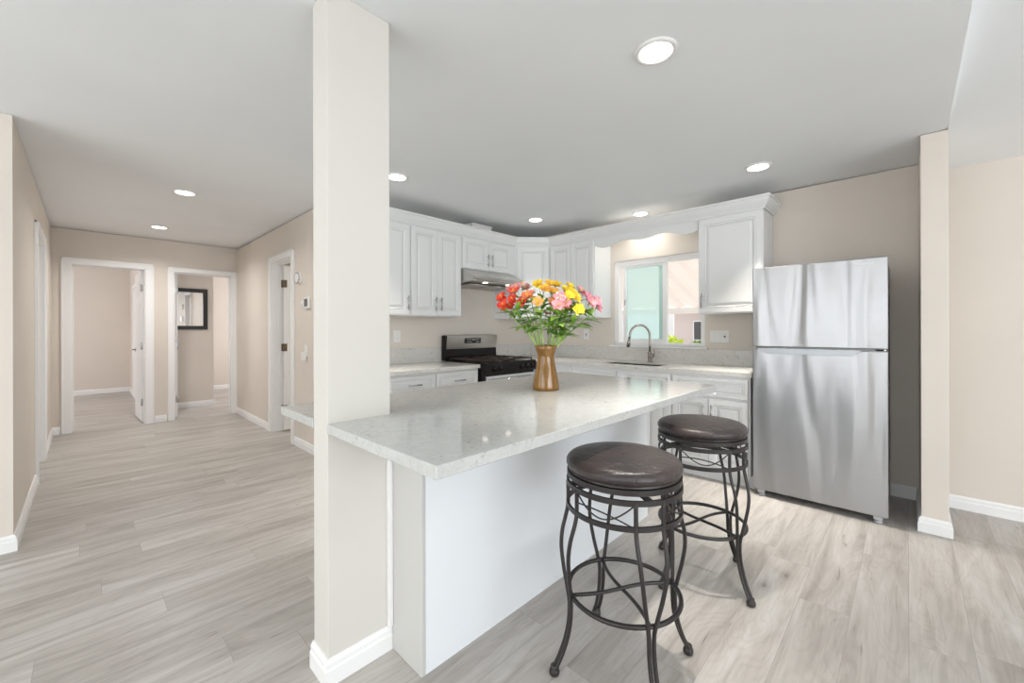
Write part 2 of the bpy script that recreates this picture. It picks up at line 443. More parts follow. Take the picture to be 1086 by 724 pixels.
# wing wall beside the fridge
mb = MB(); mb.box(3.52, XW - .002, -.173, -.056, 0, 2.40, .004)
struct('wall_wing', mb, 'wall')
# hall right wall with doorway y 4.84..5.50
DZ = 2.045
def wall_with_gaps(name, axis, a, b, lo, hi, gaps, top, m='wall'):
    mb = MB(); cur = lo
    def bx(p, q, z0, z1):
        if axis == 'y': mb.box(a, b, p, q, z0, z1)
        else: mb.box(p, q, a, b, z0, z1)
    for g0, g1 in gaps:
        bx(cur, g0, 0, top); bx(g0, g1, DZ, top); cur = g1
    bx(cur, hi, 0, top)
    return struct(name, mb, m)
wall_with_gaps('wall_hall_right', 'y', 1.56, 1.68, 3.60, 7.25, [(4.84, 5.54)], 2.43)
wall_with_gaps('wall_hall_left', 'y', -.405, -.285, 3.60, 7.25, [(5.06, 5.88)], 2.43)
wall_with_gaps('wall_far', 'x', 7.25, 7.37, -3.0, 4.25, [(-.133, .551), (.832, 1.508)], 2.455)
mb = MB(); mb.box(-3.6, -.405, 3.60, 3.72, 0, 2.43); struct('wall_living_side', mb, 'wallw')
# unseen living room walls behind the camera, window openings shaped for the light
mb = MB()
mb.box(-3.6, -3.5, -4.6, -.9, 0, 3.16); mb.box(-3.6, -3.5, 3.4, 3.6, 0, 2.42); mb.box(-3.6, -3.5, -.9, 3.4, 0, .2)
mb.box(-3.6, -3.5, -.9, -.17, 2.40, 3.16); mb.box(-3.6, -3.5, -.17, 3.4, 2.34, 2.4)
for y in (.4, 1.9): mb.box(-3.6, -3.5, y, y + .14, .2, 2.40)
struct('wall_living_back', mb, 'wall')
mb = MB()
mb.box(-3.6, -2.3, -4.6, -4.5, 0, 2.95); mb.box(-2.3, 3.1, -4.6, -4.5, 0, .35); mb.box(3.1, 4.13, -4.6, -4.5, 0, 2.36)
mb.box(-2.3, 3.1, -4.6, -4.5, 2.36, 2.42); mb.box(.3, .42, -4.6, -4.5, .35, 2.36)
struct('wall_living_left', mb, 'wall')
# rooms beyond the hall
mb = MB(); mb.box(-3.0, .62, 11.45, 11.57, 0, 2.48); struct('wall_bedroom_back', mb, 'wall')
mb = MB(); mb.box(.62, .70, 7.37, 11.45, 0, 2.48); struct('wall_bedroom_right', mb, 'wall')
mb = MB(); mb.box(-3.0, -2.9, 3.72, 11.45, 0, 2.48); struct('wall_bedroom_left', mb, 'wall')
mb = MB(); mb.box(.70, 1.466, 8.30, 8.42, 0, 2.46); struct('wall_mirror', mb, 'wall')
mb = MB(); mb.box(.70, 4.13, 10.40, 10.52, 0, 2.48); struct('wall_bath_back', mb, 'wall')
mb = MB(); mb.box(4.13, 4.25, 3.75, 11.45, 0, 2.48); struct('wall_side_rooms_right', mb, 'wall')

# baseboards
def bboard(name, p0, p1, out, h=.09, t=.014, m='trim'):
    # p0->p1 along the wall face, out = outward normal
    p0, p1, o_ = Vector((*p0, 0)), Vector((*p1, 0)), Vector((*out, 0))
    prof = [(0, 0), (t, 0), (t, h * .62), (t * .75, h * .68), (t * .75, h * .86), (t * .3, h), (0, h)]
    n = len(prof); vs = []
    for p in (p0, p1):
        for a, z in prof: vs.append(p + o_ * a + Vector((0, 0, z)))
    mb = MB(); mb.faces(vs, [tuple(range(n)), tuple(range(2 * n - 1, n - 1, -1))] + [(i, (i + 1) % n, n + (i + 1) % n, n + i) for i in range(n)])
    return struct(name, mb, m)
bboard('baseboard_right', (XW, -4.5), (XW, -.187), (-1, 0))
bboard('baseboard_fridge_side', (XW, -.042), (XW, .83), (-1, 0))
bboard('baseboard_hall_right', (1.56, 5.625), (1.56, 7.236), (-1, 0))
bboard('baseboard_hall_right_near', (1.56, 3.60), (1.56, 4.765), (-1, 0))
bboard('baseboard_hall_left_far', (-.285, 5.955), (-.285, 7.236), (1, 0))
bboard('baseboard_far_left', (-.285, 7.25), (-.215, 7.25), (0, -1))
bboard('baseboard_far_middle', (.634, 7.25), (.756, 7.25), (0, -1))
bboard('baseboard_bedroom_back', (-2.9, 11.45), (.62, 11.45), (0, -1))
bboard('baseboard_bedroom_right', (.62, 7.5), (.62, 11.436), (-1, 0))
bboard('baseboard_bath_back', (.70, 10.40), (4.13, 10.40), (0, -1))

# door casings
trim_n = [0]
def casing(axis, plane, out, g0, g1, wall_t, w_=.075, nm=None):
    """casing on the hall face plus the jamb lining of the opening g0..g1"""
    trim_n[0] += 1
    mb = MB(); t = .016
    a0, a1 = (plane, plane + out * t)
    b0, b1 = plane + out * .001, plane - out * (wall_t + .001)
    def bx(p0, p1, q0, q1, z0, z1, bev=.003):
        if axis == 'y': mb.box(p0, p1, q0, q1, z0, z1, bev)
        else: mb.box(q0, q1, p0, p1, z0, z1, bev)
    for (s0, s1) in ((g0 - w_ + .008, g0 + .006), (g1 - .006, g1 + w_ - .008)):
        bx(a0, a1, s0, s1, 0, DZ - .006)
        e = s0 if s0 < g0 - .01 else s1
        bx(a0, a0 + out * (t + .006), e - .009, e + .009, 0, DZ + w_ - .026)
    bx(a0, a1, g0 - w_ + .008, g1 + w_ - .008, DZ - .006, DZ + w_ - .008)
    bx(a0, a0 + out * (t + .006), g0 - w_ + .008, g1 + w_ - .008, DZ + w_ - .026, DZ + w_ - .008)
    bx(b0, b1, g0, g0 + .015, 0, DZ); bx(b0, b1, g1 - .015, g1, 0, DZ); bx(b0, b1, g0, g1, DZ - .015, DZ)
    # door stop
    c = plane - out * (wall_t * .55)
    bx(c, c - out * .03, g0 + .015, g0 + .026, 0, DZ - .015); bx(c, c - out * .03, g1 - .026, g1 - .015, 0, DZ - .015)
    bx(c, c - out * .03, g0 + .026, g1 - .026, DZ - .026, DZ - .015)
    return struct(nm or 'trim_%d' % trim_n[0], mb, 'trim')
casing('x', 7.25, -1, -.133, .551, .12)
casing('x', 7.25, -1, .832, 1.508, .12, w_=.062)
casing('y', 1.56, -1, 4.84, 5.54, .12)
casing('y', -.285, 1, 5.06, 5.88, .12)

def door_leaf(name, hinge, udir, wdir, width, handle=True, hin=True, panels=True, face=1):
    """leaf with hinge edge at origin, u along the leaf, w = leaf normal"""
    T = frame(hinge, udir, wdir)
    mb = MB(); mb.box(0, width, .012, DZ - .022, -.0175, .0175, .002, T=T)
    d = struct(name, mb, 'trim')
    if panels:
        pm = MB()
        pw = (width - .30) / 2
        for sgn in (1, -1):
            TT = T @ Matrix.Diagonal((1, 1, sgn, 1))
            for u0 in (.10, .20 + pw):
                for v0, v1 in ((.22, .88), (1.02, 1.60), (1.70, 1.90)):
                    ringpanel(pm, TT, u0, u0 + pw, v0, v1, [(0, .0165), (.004, .021), (.014, .021), (.018, .0178), (.035, .0205), (.037, .0205)])
        pm.build('door_panels', 'trim', d)
    if handle:
        h = MB()
        for sgn in (1, -1):
            h.tube([T @ Vector((width - .065, .96, sgn * .017)), T @ Vector((width - .065, .96, sgn * .024))], .026, 20)
            h.tube([T @ Vector((width - .065, .96, sgn * .02)), T @ Vector((width - .065, .96, sgn * .058)), T @ Vector((width - .10, .962, sgn * .064)), T @ Vector((width - .165, .962, sgn * .062))], .008, 10)
        h.build('door_handle', 'chrome' if hin != 'bronze' else 'bronze', d)
    if hin:
        hm = MB()
        for v in (.27, 1.02, 1.80):
            hm.tube([T @ Vector((-.004, v - .045, .0195)), T @ Vector((-.004, v + .045, .0195))], .006, 10)
            hm.box(0, -.0015, v - .045, v + .045, -.016, .018, T=T)
            hm.box(.0, .034, v - .045, v + .045, .0176, .0195, T=T)
        hm.build('hinge', 'bronze' if hin == 'bronze' else 'chrome', d)
    return d
door_leaf('door_1', (.530, 7.385, 0), (-.035, 1, 0), (-1, -.035, 0), .66)
door_leaf('door_2', (.872, 7.385, 0), (0, 1, 0), (1, 0, 0), .66)
door_leaf('door_3', (1.676, 5.500, 0), (1, .04, 0), (.04, -1, 0), .68, hin='bronze')
# bronze hinge leaves on the hall-side jamb of that doorway
hm = MB()
for v_ in (.27, 1.02, 1.80):
    hm.box(1.632, 1.663, 5.5205, 5.5245, v_ - .045, v_ + .045); hm.tube([(1.664, 5.517, v_ - .045), (1.664, 5.517, v_ + .045)], .007, 10)
o = hm.build('trim_hinge', 'bronze'); o['kind'] = 'structure'
# closed white door in the left hall wall
mb = MB(); mb.box(-.395, -.36, 5.078, 5.862, .01, DZ - .02, .002)
d4 = struct('door_4', mb, 'trim')
# bedroom closet door casing on its right wall
mb = MB()
mb.box(.605, .619, 10.55, 10.62, 0, 2.08, .003); mb.box(.605, .619, 9.70, 9.77, 0, 2.08, .003); mb.box(.605, .619, 9.77, 10.55, 2.01, 2.08, .003)
struct('trim_closet', mb, 'trim')
mb = MB(); mb.box(.612, .6195, 9.78, 10.54, .01, 2.0); struct('door_5', mb, 'trim')

# ------------------------------------------------------------------ column and island
mb = MB(); mb.box(.579, .8172, 1.446, 1.572, 0, cz(1.5) - .001, .003); struct('wall_column', mb, 'wallw')
mb = MB()
h, t = .09, .016
prof = [(0, 0), (t, 0), (t, h * .62), (t * .75, h * .68), (t * .75, h * .86), (t * .3, h), (0, h)]
def wrap(mb, path, prof, closed=False):
    """sweep an (out, z) profile along a horizontal polyline; out is to the right of travel"""
    n = len(path); P = [Vector((p[0], p[1], 0)) for p in path]; nv = len(prof); vs = []
    for i in range(n):
        ns = []
        if i > 0: d = (P[i] - P[i - 1]).normalized(); ns.append(Vector((d.y, -d.x, 0)))
        if i < n - 1: d = (P[i + 1] - P[i]).normalized(); ns.append(Vector((d.y, -d.x, 0)))
        if len(ns) == 2:
            b = (ns[0] + ns[1]).normalized(); b = b / b.dot(ns[0])
        else: b = ns[0]
        for a, z in prof: vs.append(P[i] + b * a + Vector((0, 0, z)))
    fs = [tuple(range(nv)), tuple(range(n * nv - 1, (n - 1) * nv - 1, -1))]
    for i in range(n - 1):
        for k in range(nv):
            k2 = (k + 1) % nv
            fs.append((i * nv + k, i * nv + k2, (i + 1) * nv + k2, (i + 1) * nv + k))
    mb.faces(vs, fs)
wrap(mb, [(.579, 1.572), (.579, 1.446), (.8165, 1.446)], prof)
bbc = mb
struct('baseboard_column', bbc, 'trim')
for nm, pth in (('baseboard_wing', [(XW - .015, -.056), (3.52, -.056), (3.52, -.173), (XW - .015, -.173)]),
                ('baseboard_hall_left', [(-3.5, 3.60), (-.285, 3.60), (-.285, 4.985)]),
                ('baseboard_mirror_wall', [(.70, 8.30), (1.466, 8.30), (1.466, 8.42)])):
    mb = MB(); wrap(mb, pth, prof); struct(nm, mb, 'trim')

isl = thing('kitchen_island', 'white panelled kitchen island standing against the square column', 'kitchen island', (1.65, 1.5, 0))
def under(o, parent):
    o.parent = parent; o.matrix_parent_inverse = Matrix.Translation(-Vector(parent.location)); return o
def place_parts(t, fn):
    pass
def P_(mb, name, m, root):
    """part given in world coordinates under an unrotated root"""
    loc = Vector(root.location)
    for q in mb.bm.verts: q.co -= loc
    return mb.build(name, m, root)
mb = MB(); mb.box(.818, 2.56, 1.255, 1.90, .10, .867); mb.box(.86, 2.50, 1.30, 1.84, 0, .10)
P_(mb, 'carcass', 'cab', isl)
mb = MB(); mb.box(.836, 2.565, 1.236, 1.254, 0, .867, .001); P_(mb, 'front_panel', 'panel', isl)
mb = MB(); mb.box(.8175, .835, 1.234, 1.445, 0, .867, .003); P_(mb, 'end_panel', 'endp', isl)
mb = MB(); mb.box(.800, .8168, 1.424, 1.4445, .09, .867, .003); P_(mb, 'corner_strip', 'trim', isl)
mb = MB()
for z0, z1 in ((.12, .70), (.715, .865)):
    for k in range(3):
        ringpanel(mb, frame((2.55 - k * .55, 1.90, 0), (-1, 0, 0), (0, 1, 0)), .01, .54, z0, z1, DOOR if z0 < .5 else DRAW)
P_(mb, 'kitchen_side_doors', 'cab', isl)
# quartz top with a notch round the column
mb = MB()
IX0, IX1, IY0, IY1 = .576, 2.565, .807, 1.93
def topslab(mb, z0, z1, rects): 
    for r in rects: mb.box(*r, z0, z1)
out = [(IX0, IY0), (IX1, IY0), (IX1, IY1), (IX0, IY1), (IX0, 1.5735), (.818, 1.5735), (.818, 1.4445), (IX0, 1.4445)]
mb.prism(out, .868, .902, 'z')
bmesh.ops.recalc_face_normals(mb.bm, faces=mb.bm.faces)
bmesh.ops.bevel(mb.bm, geom=[e for e in mb.bm.edges], offset=.002, segments=1, affect='EDGES')
o = mb.build('island_countertop', 'quartz'); tag(o, 'thick white veined quartz countertop overhanging the island and notched round the column', 'countertop')

# ------------------------------------------------------------------ window over the sink
mb = MB(); x0, x1 = XW + .02, XW + .10
fw = .045
mb.box(x0, x1, WY0, WY0 + fw, WZ0, WZ1, .003); mb.box(x0, x1, WY1 - fw, WY1, WZ0, WZ1, .003)
mb.box(x0, x1, WY0 + fw, WY1 - fw, WZ0, WZ0 + .035, .003); mb.box(x0, x1, WY0 + fw, WY1 - fw, WZ1 - .055, WZ1, .003)
wf = struct('window_1', mb, 'trim')
# drywall-return liner
sy0, sy1 = 1.79, 2.285     # sliding sash
mb = MB(); sx0, sx1 = XW + .035, XW + .065; z0, z1 = WZ0 + .035, WZ1 - .055
mb.box(sx0, sx1, sy0, sy0 + .05, z0, z1, .003); mb.box(sx0, sx1, sy1 - .04, sy1, z0, z1, .003)
mb.box(sx0, sx1, sy0 + .05, sy1 - .04, z0, z0 + .035, .003); mb.box(sx0, sx1, sy0 + .05, sy1 - .04, z1 - .03, z1, .003)
sash = mb.build('window_sash', 'trim', wf)
mb = MB(); mb.box(sx0 + .012, sx0 + .016, sy0 + .09, sy1 - .04, z0 + .035, z1 - .03); mb.build('pane', 'mintglass', sash)
mb = MB(); mb.box(sx0 + .012, sx0 + .016, sy0 + .05, sy0 + .09, z0 + .035, z1 - .03); mb.build('sash_overlap', 'mint', sash)
mb = MB(); mb.box(sx0 - .008, sx0, sy1 - .028, sy1 - .012, 1.50, 1.56, .002); mb.build('sash_latch', 'chrome', sash)
mb = MB(); mb.box(XW - .035, XW + .10, WY0 - .03, WY1 + .04, WZ0 - .018, WZ0, .004)
struct('window_sill', mb, 'trim')

# ------------------------------------------------------------------ view outside the window (lower ground)
G = -.75
mb = MB(); mb.box(4.4, 16, -6, 12, G - .1, G); struct('ground_patio', mb, 'concrete')
aw = thing('patio_awning', 'white corrugated patio awning sloping down outside the sink window', 'awning', (4.35, 3, 2.6))
mb = MB(); n = 150; pitch = .30; Y0_, Y1_ = .2, 7.7; nn = int((Y1_ - Y0_) / pitch) * 8
vs = []; fs = []
A, Bz = (4.35, 2.56), (7.25, 1.60)
for i in range(nn + 1):
    y = Y0_ + (Y1_ - Y0_) * i / nn; ph = (i % 8) / 8
    hgt = [0, .0, .02, .04, .04, .04, .02, 0][i % 8]
    for dz in (0, .006):
        vs.append(Vector((A[0], y, A[1] + hgt + dz))); vs.append(Vector((Bz[0], y, Bz[1] + hgt + dz)))
for i in range(nn):
    a = i * 4; b = a + 4
    fs += [(a, a + 1, b + 1, b), (a + 2, b + 2, b + 3, a + 3), (a + 1, a + 3, b + 3, b + 1), (a, b, b + 2, a + 2)]
mb.faces(vs, fs); P_(mb, 'corrugated_roof', 'awning', aw)
mb = MB(); mb.box(7.13, 7.25, Y0_, Y1_, 1.50, 1.60, .004); P_(mb, 'beam', 'trim', aw)
mb = MB()
mb.box(7.14, 7.24, .3, .4, G, 1.50, .004); P_(mb, 'post', 'trim', aw)
mb = MB(); mb.box(7.14, 7.24, 7.5, 7.6, G, 1.50, .004); P_(mb, 'post', 'trim', aw)
nb = thing('neighbour_house', 'pale neighbouring house with dark windows beyond the patio awning', 'house', (12.5, 3, G))
mb = MB(); mb.box(10.6, 16, -4, 5.05, G, 1.75); P_(mb, 'wall', 'siding2', nb)
mb = MB(); mb.box(10.2, 16, -4.2, 5.1, 1.75, 1.95, .01); P_(mb, 'roof', 'trim', nb)
for y0 in (3.62, 2.2):
    mb = MB(); mb.box(10.56, 10.61, y0, y0 + .26, .95, 1.45, .005); wn = P_(mb, 'window', 'trim', nb)
    mb = MB(); mb.box(10.545, 10.56, y0 + .03, y0 + .23, .98, 1.42); q = P_(mb, 'pane', 'winglass', nb); q.parent = wn
fn = MB()
for k in range(28): fn.box(8.9, 8.93, 3.68 + k * .2, 3.875 + k * .2, G, 1.62, .004)
o = fn.build('garden_fence', 'siding'); tag(o, 'white upright board fence seen low through the sink window', 'fence')
rnd = random.Random(5)
def shrub(c, r, nleaf, m, label):
    mb = MB()
    for i in range(nleaf):
        d = Vector((rnd.gauss(0, 1), rnd.gauss(0, 1), rnd.gauss(0, .8))).normalized() * r * rnd.uniform(.5, 1)
        p = Vector(c) + Vector((d.x, d.y * 1.4, d.z)); a = Vector((rnd.gauss(0, 1), rnd.gauss(0, 1), rnd.gauss(0, 1))).normalized() * .05
        b = a.cross(Vector((rnd.gauss(0, 1), rnd.gauss(0, 1), rnd.gauss(0, 1)))).normalized() * .025
        mb.faces([p - a, p + b, p + a, p - b], [(0, 1, 2, 3)])
    t = thing('garden_shrub', label, 'shrub', (c[0], c[1], G))
    s = MB(); 
    for k in range(5):
        s.tube([Vector((c[0], c[1], G)), Vector((c[0] + rnd.uniform(-.1, .1), c[1] + rnd.uniform(-.2, .2), c[2]))], .012, 6)
    P_(s, 'stem', 'leafd', t)
    loc = Vector(t.location)
    for q in mb.bm.verts: q.co -= loc
    mb.build('foliage', m, t, recalc=False)
M['lime'] = leafy('lime_leaf', (0.45, 0.62, 0.02), (0.65, 0.75, 0.08))
shrub((7.7, 3.27, .88), .22, 520, 'lime', 'lime green bushy shrub low behind the sink window')
shrub((8.0, 2.85, .84), .18, 300, 'leafd', 'darker green shrub right of the lime shrub outside the window')

# ------------------------------------------------------------------ upper cabinets
UZ0, UZ1 = 1.362, 2.235
UYF, UXF = 3.32, 3.80
def upper(name, label, T, width, z0, z1, depth, doors, stile=.022):
    """T at the left bottom front corner (z = 0), u to the right, w out of the face"""
    loc = T.translation.copy()
    t = thing(name, label, 'wall cabinet', (loc.x, loc.y, z0))
    mb = MB(); mb.box(0.0005, width - .0005, z0, z1, -depth + .001, 0, T=T)
    P_(mb, 'body', 'cab', t)
    for (a, b, hs) in doors:
        hnd = None
        if hs:
            hu = (b - .028) if hs == 'r' else (a + .028)
            hnd = (hu, z0 + .045 + .07, .13)
        TT = Matrix.Translation(-Vector(t.location)) @ T
        door(TT, a, b, z0 + .008, z1 - .045, t, hnd=hnd)
    return t
Ts = frame((0, UYF, 0), (1, 0, 0), (0, -1, 0))
def Tst(x): return frame((x, UYF, 0), (1, 0, 0), (0, -1, 0))
def Twn(y): return frame((UXF, y, 0), (0, -1, 0), (-1, 0, 0))
upper('wall_cabinet', 'tall white raised panel wall cabinet half hidden behind the square column', Tst(1.685), .393, UZ0, UZ1, .33, [(.008, .385, 'r')])
upper('wall_cabinet', 'tall white two door wall cabinet immediately left of the range hood', Tst(2.08), .60, UZ0, UZ1, .33, [(.008, .298, 'r'), (.302, .592, 'l')])
t3 = upper('wall_cabinet', 'short white two door wall cabinet directly above the range hood', Tst(2.68), .80, 1.865, UZ1, .33, [(.015, .385, 'r'), (.389, .74, 'l')])
# diagonal corner cabinet
t = thing('corner_wall_cabinet', 'diagonal white corner wall cabinet above the red and peach flowers', 'wall cabinet', (3.65, 3.3, UZ0))
mb = MB()
mb.prism([(3.4805, UYF), (3.4805, YS - .001), (XW - .001, YS - .001), (XW - .001, 3.034), (UXF, 3.034), (3.50, UYF)], UZ0, UZ1, 'z')
P_(mb, 'body', 'cab', t)
dv = Vector((3.80 - 3.50, 3.034 - UYF, 0)); dl = dv.length; dv.normalize()
TD = Matrix.Translation(-Vector(t.location)) @ frame((3.50, UYF, 0), dv, (dv.y, -dv.x, 0))
door(TD, .022, dl - .022, UZ0 + .008, UZ1 - .045, t, hnd=(.05, UZ0 + .115, .13))
upper('wall_cabinet', 'white two door wall cabinet between the corner and the sink window', Twn(3.0335), .610, UZ0, UZ1, .329, [(.012, .303, 'r'), (.307, .600, 'l')])
upper('wall_cabinet', 'single door white wall cabinet between the sink window and the fridge', Twn(1.346), .506, UZ0, UZ1, .329, [(.008, .498, 'l')])
# scalloped valance
mb = MB()
prof = [(2.4215, 2.135), (2.40, 2.125), (2.36, 2.108), (2.31, 2.102), (2.27, 2.106), (2.23, 2.117), (2.18, 2.136), (2.12, 2.150), (2.05, 2.152), (1.98, 2.138), (1.93, 2.127), (1.884, 2.124),
        (1.84, 2.127), (1.79, 2.138), (1.72, 2.152), (1.65, 2.154), (1.59, 2.140), (1.54, 2.120), (1.50, 2.108), (1.45, 2.103), (1.40, 2.108), (1.3475, 2.128)]
prof = [(y, z - .008) for y, z in prof]
mb.prism(prof + [(1.3475, UZ1), (2.4215, UZ1)], UXF, UXF + .018, 'x')
o = mb.build('window_valance', 'cab'); tag(o, 'scalloped white wooden valance bridging the cabinets above the sink window', 'valance')
# crown molding
mb = MB()
cp = [(0, 2.205), (.010, 2.205), (.012, 2.218), (.018, 2.222), (.024, 2.232), (.036, 2.248), (.046, 2.268), (.050, 2.285), (.058, 2.288), (.058, 2.305), (0, 2.305)]
cp = [(a + .001, z) for a, z in cp]
path = [(1.685, UYF - .0), (3.50, UYF), (UXF, 3.034), (UXF, .838), (XW - .001, .838)]
wrap(mb, path, cp)
o = mb.build('crown_molding', 'cab'); tag(o, 'stepped white crown molding along the tops of the wall cabinets', 'molding')
# top boards closing the gap behind the crown
t = thing('vent_duct', 'white boxed vent duct on top of the cabinet above the range hood', 'duct', (3.05, 3.47, UZ1))
mb = MB(); mb.box(2.93, 3.21, 3.42, 3.56, UZ1, 2.395, .004); P_(mb, 'duct_box', 'plastic', t)
mb = MB(); mb.box(2.92, 3.22, 3.41, 3.57, 2.385, 2.40, .002); P_(mb, 'flange', 'plastic', t)

# range hood
t = thing('range_hood', 'brushed steel under-cabinet range hood with two small lamps over the stove', 'range hood', (3.05, 3.4, 1.70))
HX0, HX1 = 2.685, 3.445
mb = MB()
mb.prism([(3.649, 1.864), (3.34, 1.864), (3.30, 1.862), (3.135, 1.775), (3.125, 1.745), (3.135, 1.725), (3.649, 1.700)], HX0, HX1, 'x')
P_(mb, 'canopy', 'steel', t)
sl = Vector((0, 3.135 - 3.30, 1.775 - 1.862)).normalized(); nrm = Vector((0, -.466, .885))
mb = MB(); mb.box(HX0 + .10, HX0 + .52, 3.122, 3.128, 1.742, 1.766, .001)
T_ = Matrix(((1, 0, 0, 0), (0, sl.y, nrm.y, 3.30), (0, sl.z, nrm.z, 1.862), (0, 0, 0, 1)))
mb = MB(); mb.box(HX0 + .12, HX0 + .56, .125, .165, .0, .003, T=T_); P_(mb, 'control_strip', 'steelb', t)
for k in range(5):
    b = MB(); b.box(HX0 + .30 + k * .045, HX0 + .322 + k * .045, .138, .152, .003, .006, T=T_); P_(b, 'button', 'rubber', t)
for x in (HX0 + .22, HX1 - .20):
    b = MB(); b.lathe([(1e-6, -.004), (.028, -.004), (.03, 0), (.03, .002)], 20, Matrix.Translation((x, 3.19, 1.7215))); P_(b, 'lamp', 'hoodlamp', t)
b = MB()
for i in range(2): b.box(HX0 + .06 + i * .33, HX0 + .37 + i * .33, 3.26, 3.56, 1.702 , 1.709)
P_(b, 'grease_filter', 'nickel', t)

# ------------------------------------------------------------------ base cabinets
CT0, CT1 = .858, .892
BYF, BXF = 3.03, 3.51
def basecab(label, T, width, depth, fronts, name='base_cabinet', low=False):
    loc = T.translation.copy()
    t = thing(name, label, 'base cabinet', (loc.x, loc.y, 0))
    mb = MB()
    if low:
        mb.box(.0005, width - .0005, .10, .665, -depth, 0, T=T); mb.box(.0005, width - .0005, .665, CT0 - .001, -.03, 0, T=T)
    else: mb.box(.0005, width - .0005, .10, CT0 - .001, -depth, 0, T=T)
    P_(mb, 'body', 'cab', t)
    mb = MB(); mb.box(.001, width - .001, 0, .10, -depth, -.06, T=T); P_(mb, 'toe_kick', 'cab', t)
    TT = Matrix.Translation(-Vector(t.location)) @ T
    for kind, a, b, z0, z1, h in fronts:
        if kind == 'door':
            door(TT, a, b, z0, z1, t, hnd=((b - .028 if h == 'r' else a + .028), z1 - .11, .13) if h else None)
        else:
            door(TT, a, b, z0, z1, t, name='drawer', prof=DRAW, horiz=True, hnd=((a + b) / 2, (z0 + z1) / 2, .13) if h else None)
    return t
def Tsb(x): return frame((x, BYF, 0), (1, 0, 0), (0, -1, 0))
def Twb(y): return frame((BXF, y, 0), (0, -1, 0), (-1, 0, 0))
DT0, DT1, DO0, DO1 = .685, .835, .12, .665
basecab('white base cabinet with a drawer, along the stove wall nearest the column', Tsb(1.69), .465, .615, [('drawer', .01, .455, DT0, DT1, 1), ('door', .01, .230, DO0, DO1, 'r'), ('door', .235, .455, DO0, DO1, 'l')])
basecab('white base cabinet with a drawer directly left of the stove', Tsb(2.155), .503, .615, [('drawer', .01, .49, DT0, DT1, 1), ('door', .01, .248, DO0, DO1, 'r'), ('door', .252, .49, DO0, DO1, 'l')])
basecab('white corner base cabinet immediately right of the stove', Tsb(3.425), .085, .615, [], 'corner_base_cabinet')
basecab('white base cabinet in the corner run behind the vase', Twb(3.03), .509, .615, [('drawer', .06, .50, DT0, DT1, 0), ('door', .06, .50, DO0, DO1, 'r')], 'corner_base_cabinet')
basecab('white base cabinet with one drawer front left of the sink cabinet', Twb(2.52), .525, .615, [('drawer', .008, .517, DT0, DT1, 0), ('door', .008, .517, DO0, DO1, 'r')], low=True)
basecab('white sink base cabinet under the window with a false drawer front', Twb(1.994), .526, .615, [('drawer', .008, .518, DT0, DT1, 0), ('door', .008, .261, DO0, DO1, 'r'), ('door', .265, .518, DO0, DO1, 'l')], 'sink_cabinet', low=True)
basecab('white base cabinet with wide drawer and two doors beside the fridge', Twb(1.4675), .605, .615, [('drawer', .012, .590, DT0, DT1, 0), ('door', .012, .299, DO0, DO1, 'r'), ('door', .304, .590, DO0, DO1, 'l')])

# countertops and backsplash (sink hole at x 3.60..3.95, y 1.62..2.26)
mb = MB(); mb.box(1.685, 2.657, 2.992, YS - .001, CT0, CT1, .002)
o = mb.build('stove_side_countertop', 'quartz2'); tag(o, 'short grey white quartz countertop between the column and the stove', 'countertop')
mb = MB(); SX0, SX1, SY0, SY1 = 3.62, 3.90, 1.64, 2.25
CY0 = .850
mb.box(3.425, 3.4895, 2.992, YS - .001, CT0, CT1)
mb.box(3.4895, SX0, CY0, YS - .001, CT0, CT1); mb.box(SX1, XW - .001, CY0, YS - .001, CT0, CT1)
mb.box(SX0, SX1, CY0, SY0, CT0, CT1); mb.box(SX0, SX1, SY1, YS - .001, CT0, CT1)
o = mb.build('sink_side_countertop', 'quartz2'); tag(o, 'grey white quartz countertop with the sink cut-out under the window', 'countertop')
mb = MB(); mb.box(1.685, 2.66, YS - .021, YS - .001, CT1, 1.045, .002)
o = mb.build('stove_side_backsplash', 'quartz2'); tag(o, 'low speckled quartz backsplash on the wall left of the stove', 'backsplash')
mb = MB(); mb.box(3.425, XW - .022, YS - .021, YS - .001, CT1, 1.045, .002); mb.box(XW - .021, XW - .001, CY0, YS - .001, CT1, 1.036, .002)
o = mb.build('sink_side_backsplash', 'quartz2'); tag(o, 'low speckled quartz backsplash running below the window to the fridge', 'backsplash')
# sink
t = thing('kitchen_sink', 'undermount stainless steel sink basin below the gooseneck faucet', 'sink', (3.76, 1.94, .68))
mb = MB(); D = .67; e = .004
mb.box(SX0 - e, SX1 + e, SY0 - e, SY1 + e, D, D + .004)
for r in ((SX0 - e, SX0, SY0 - e, SY1 + e), (SX1, SX1 + e, SY0 - e, SY1 + e), (SX0, SX1, SY0 - e, SY0), (SX0, SX1, SY1, SY1 + e)): mb.box(*r, D, CT0 + .02)
P_(mb, 'basin', 'nickel', t)
mb = MB(); mb.lathe([(.001, .003), (.03, .003), (.045, .001), (.045, 0)], 24, Matrix.Translation((3.78, 1.94, D + .004))); P_(mb, 'drain', 'chrome', t)
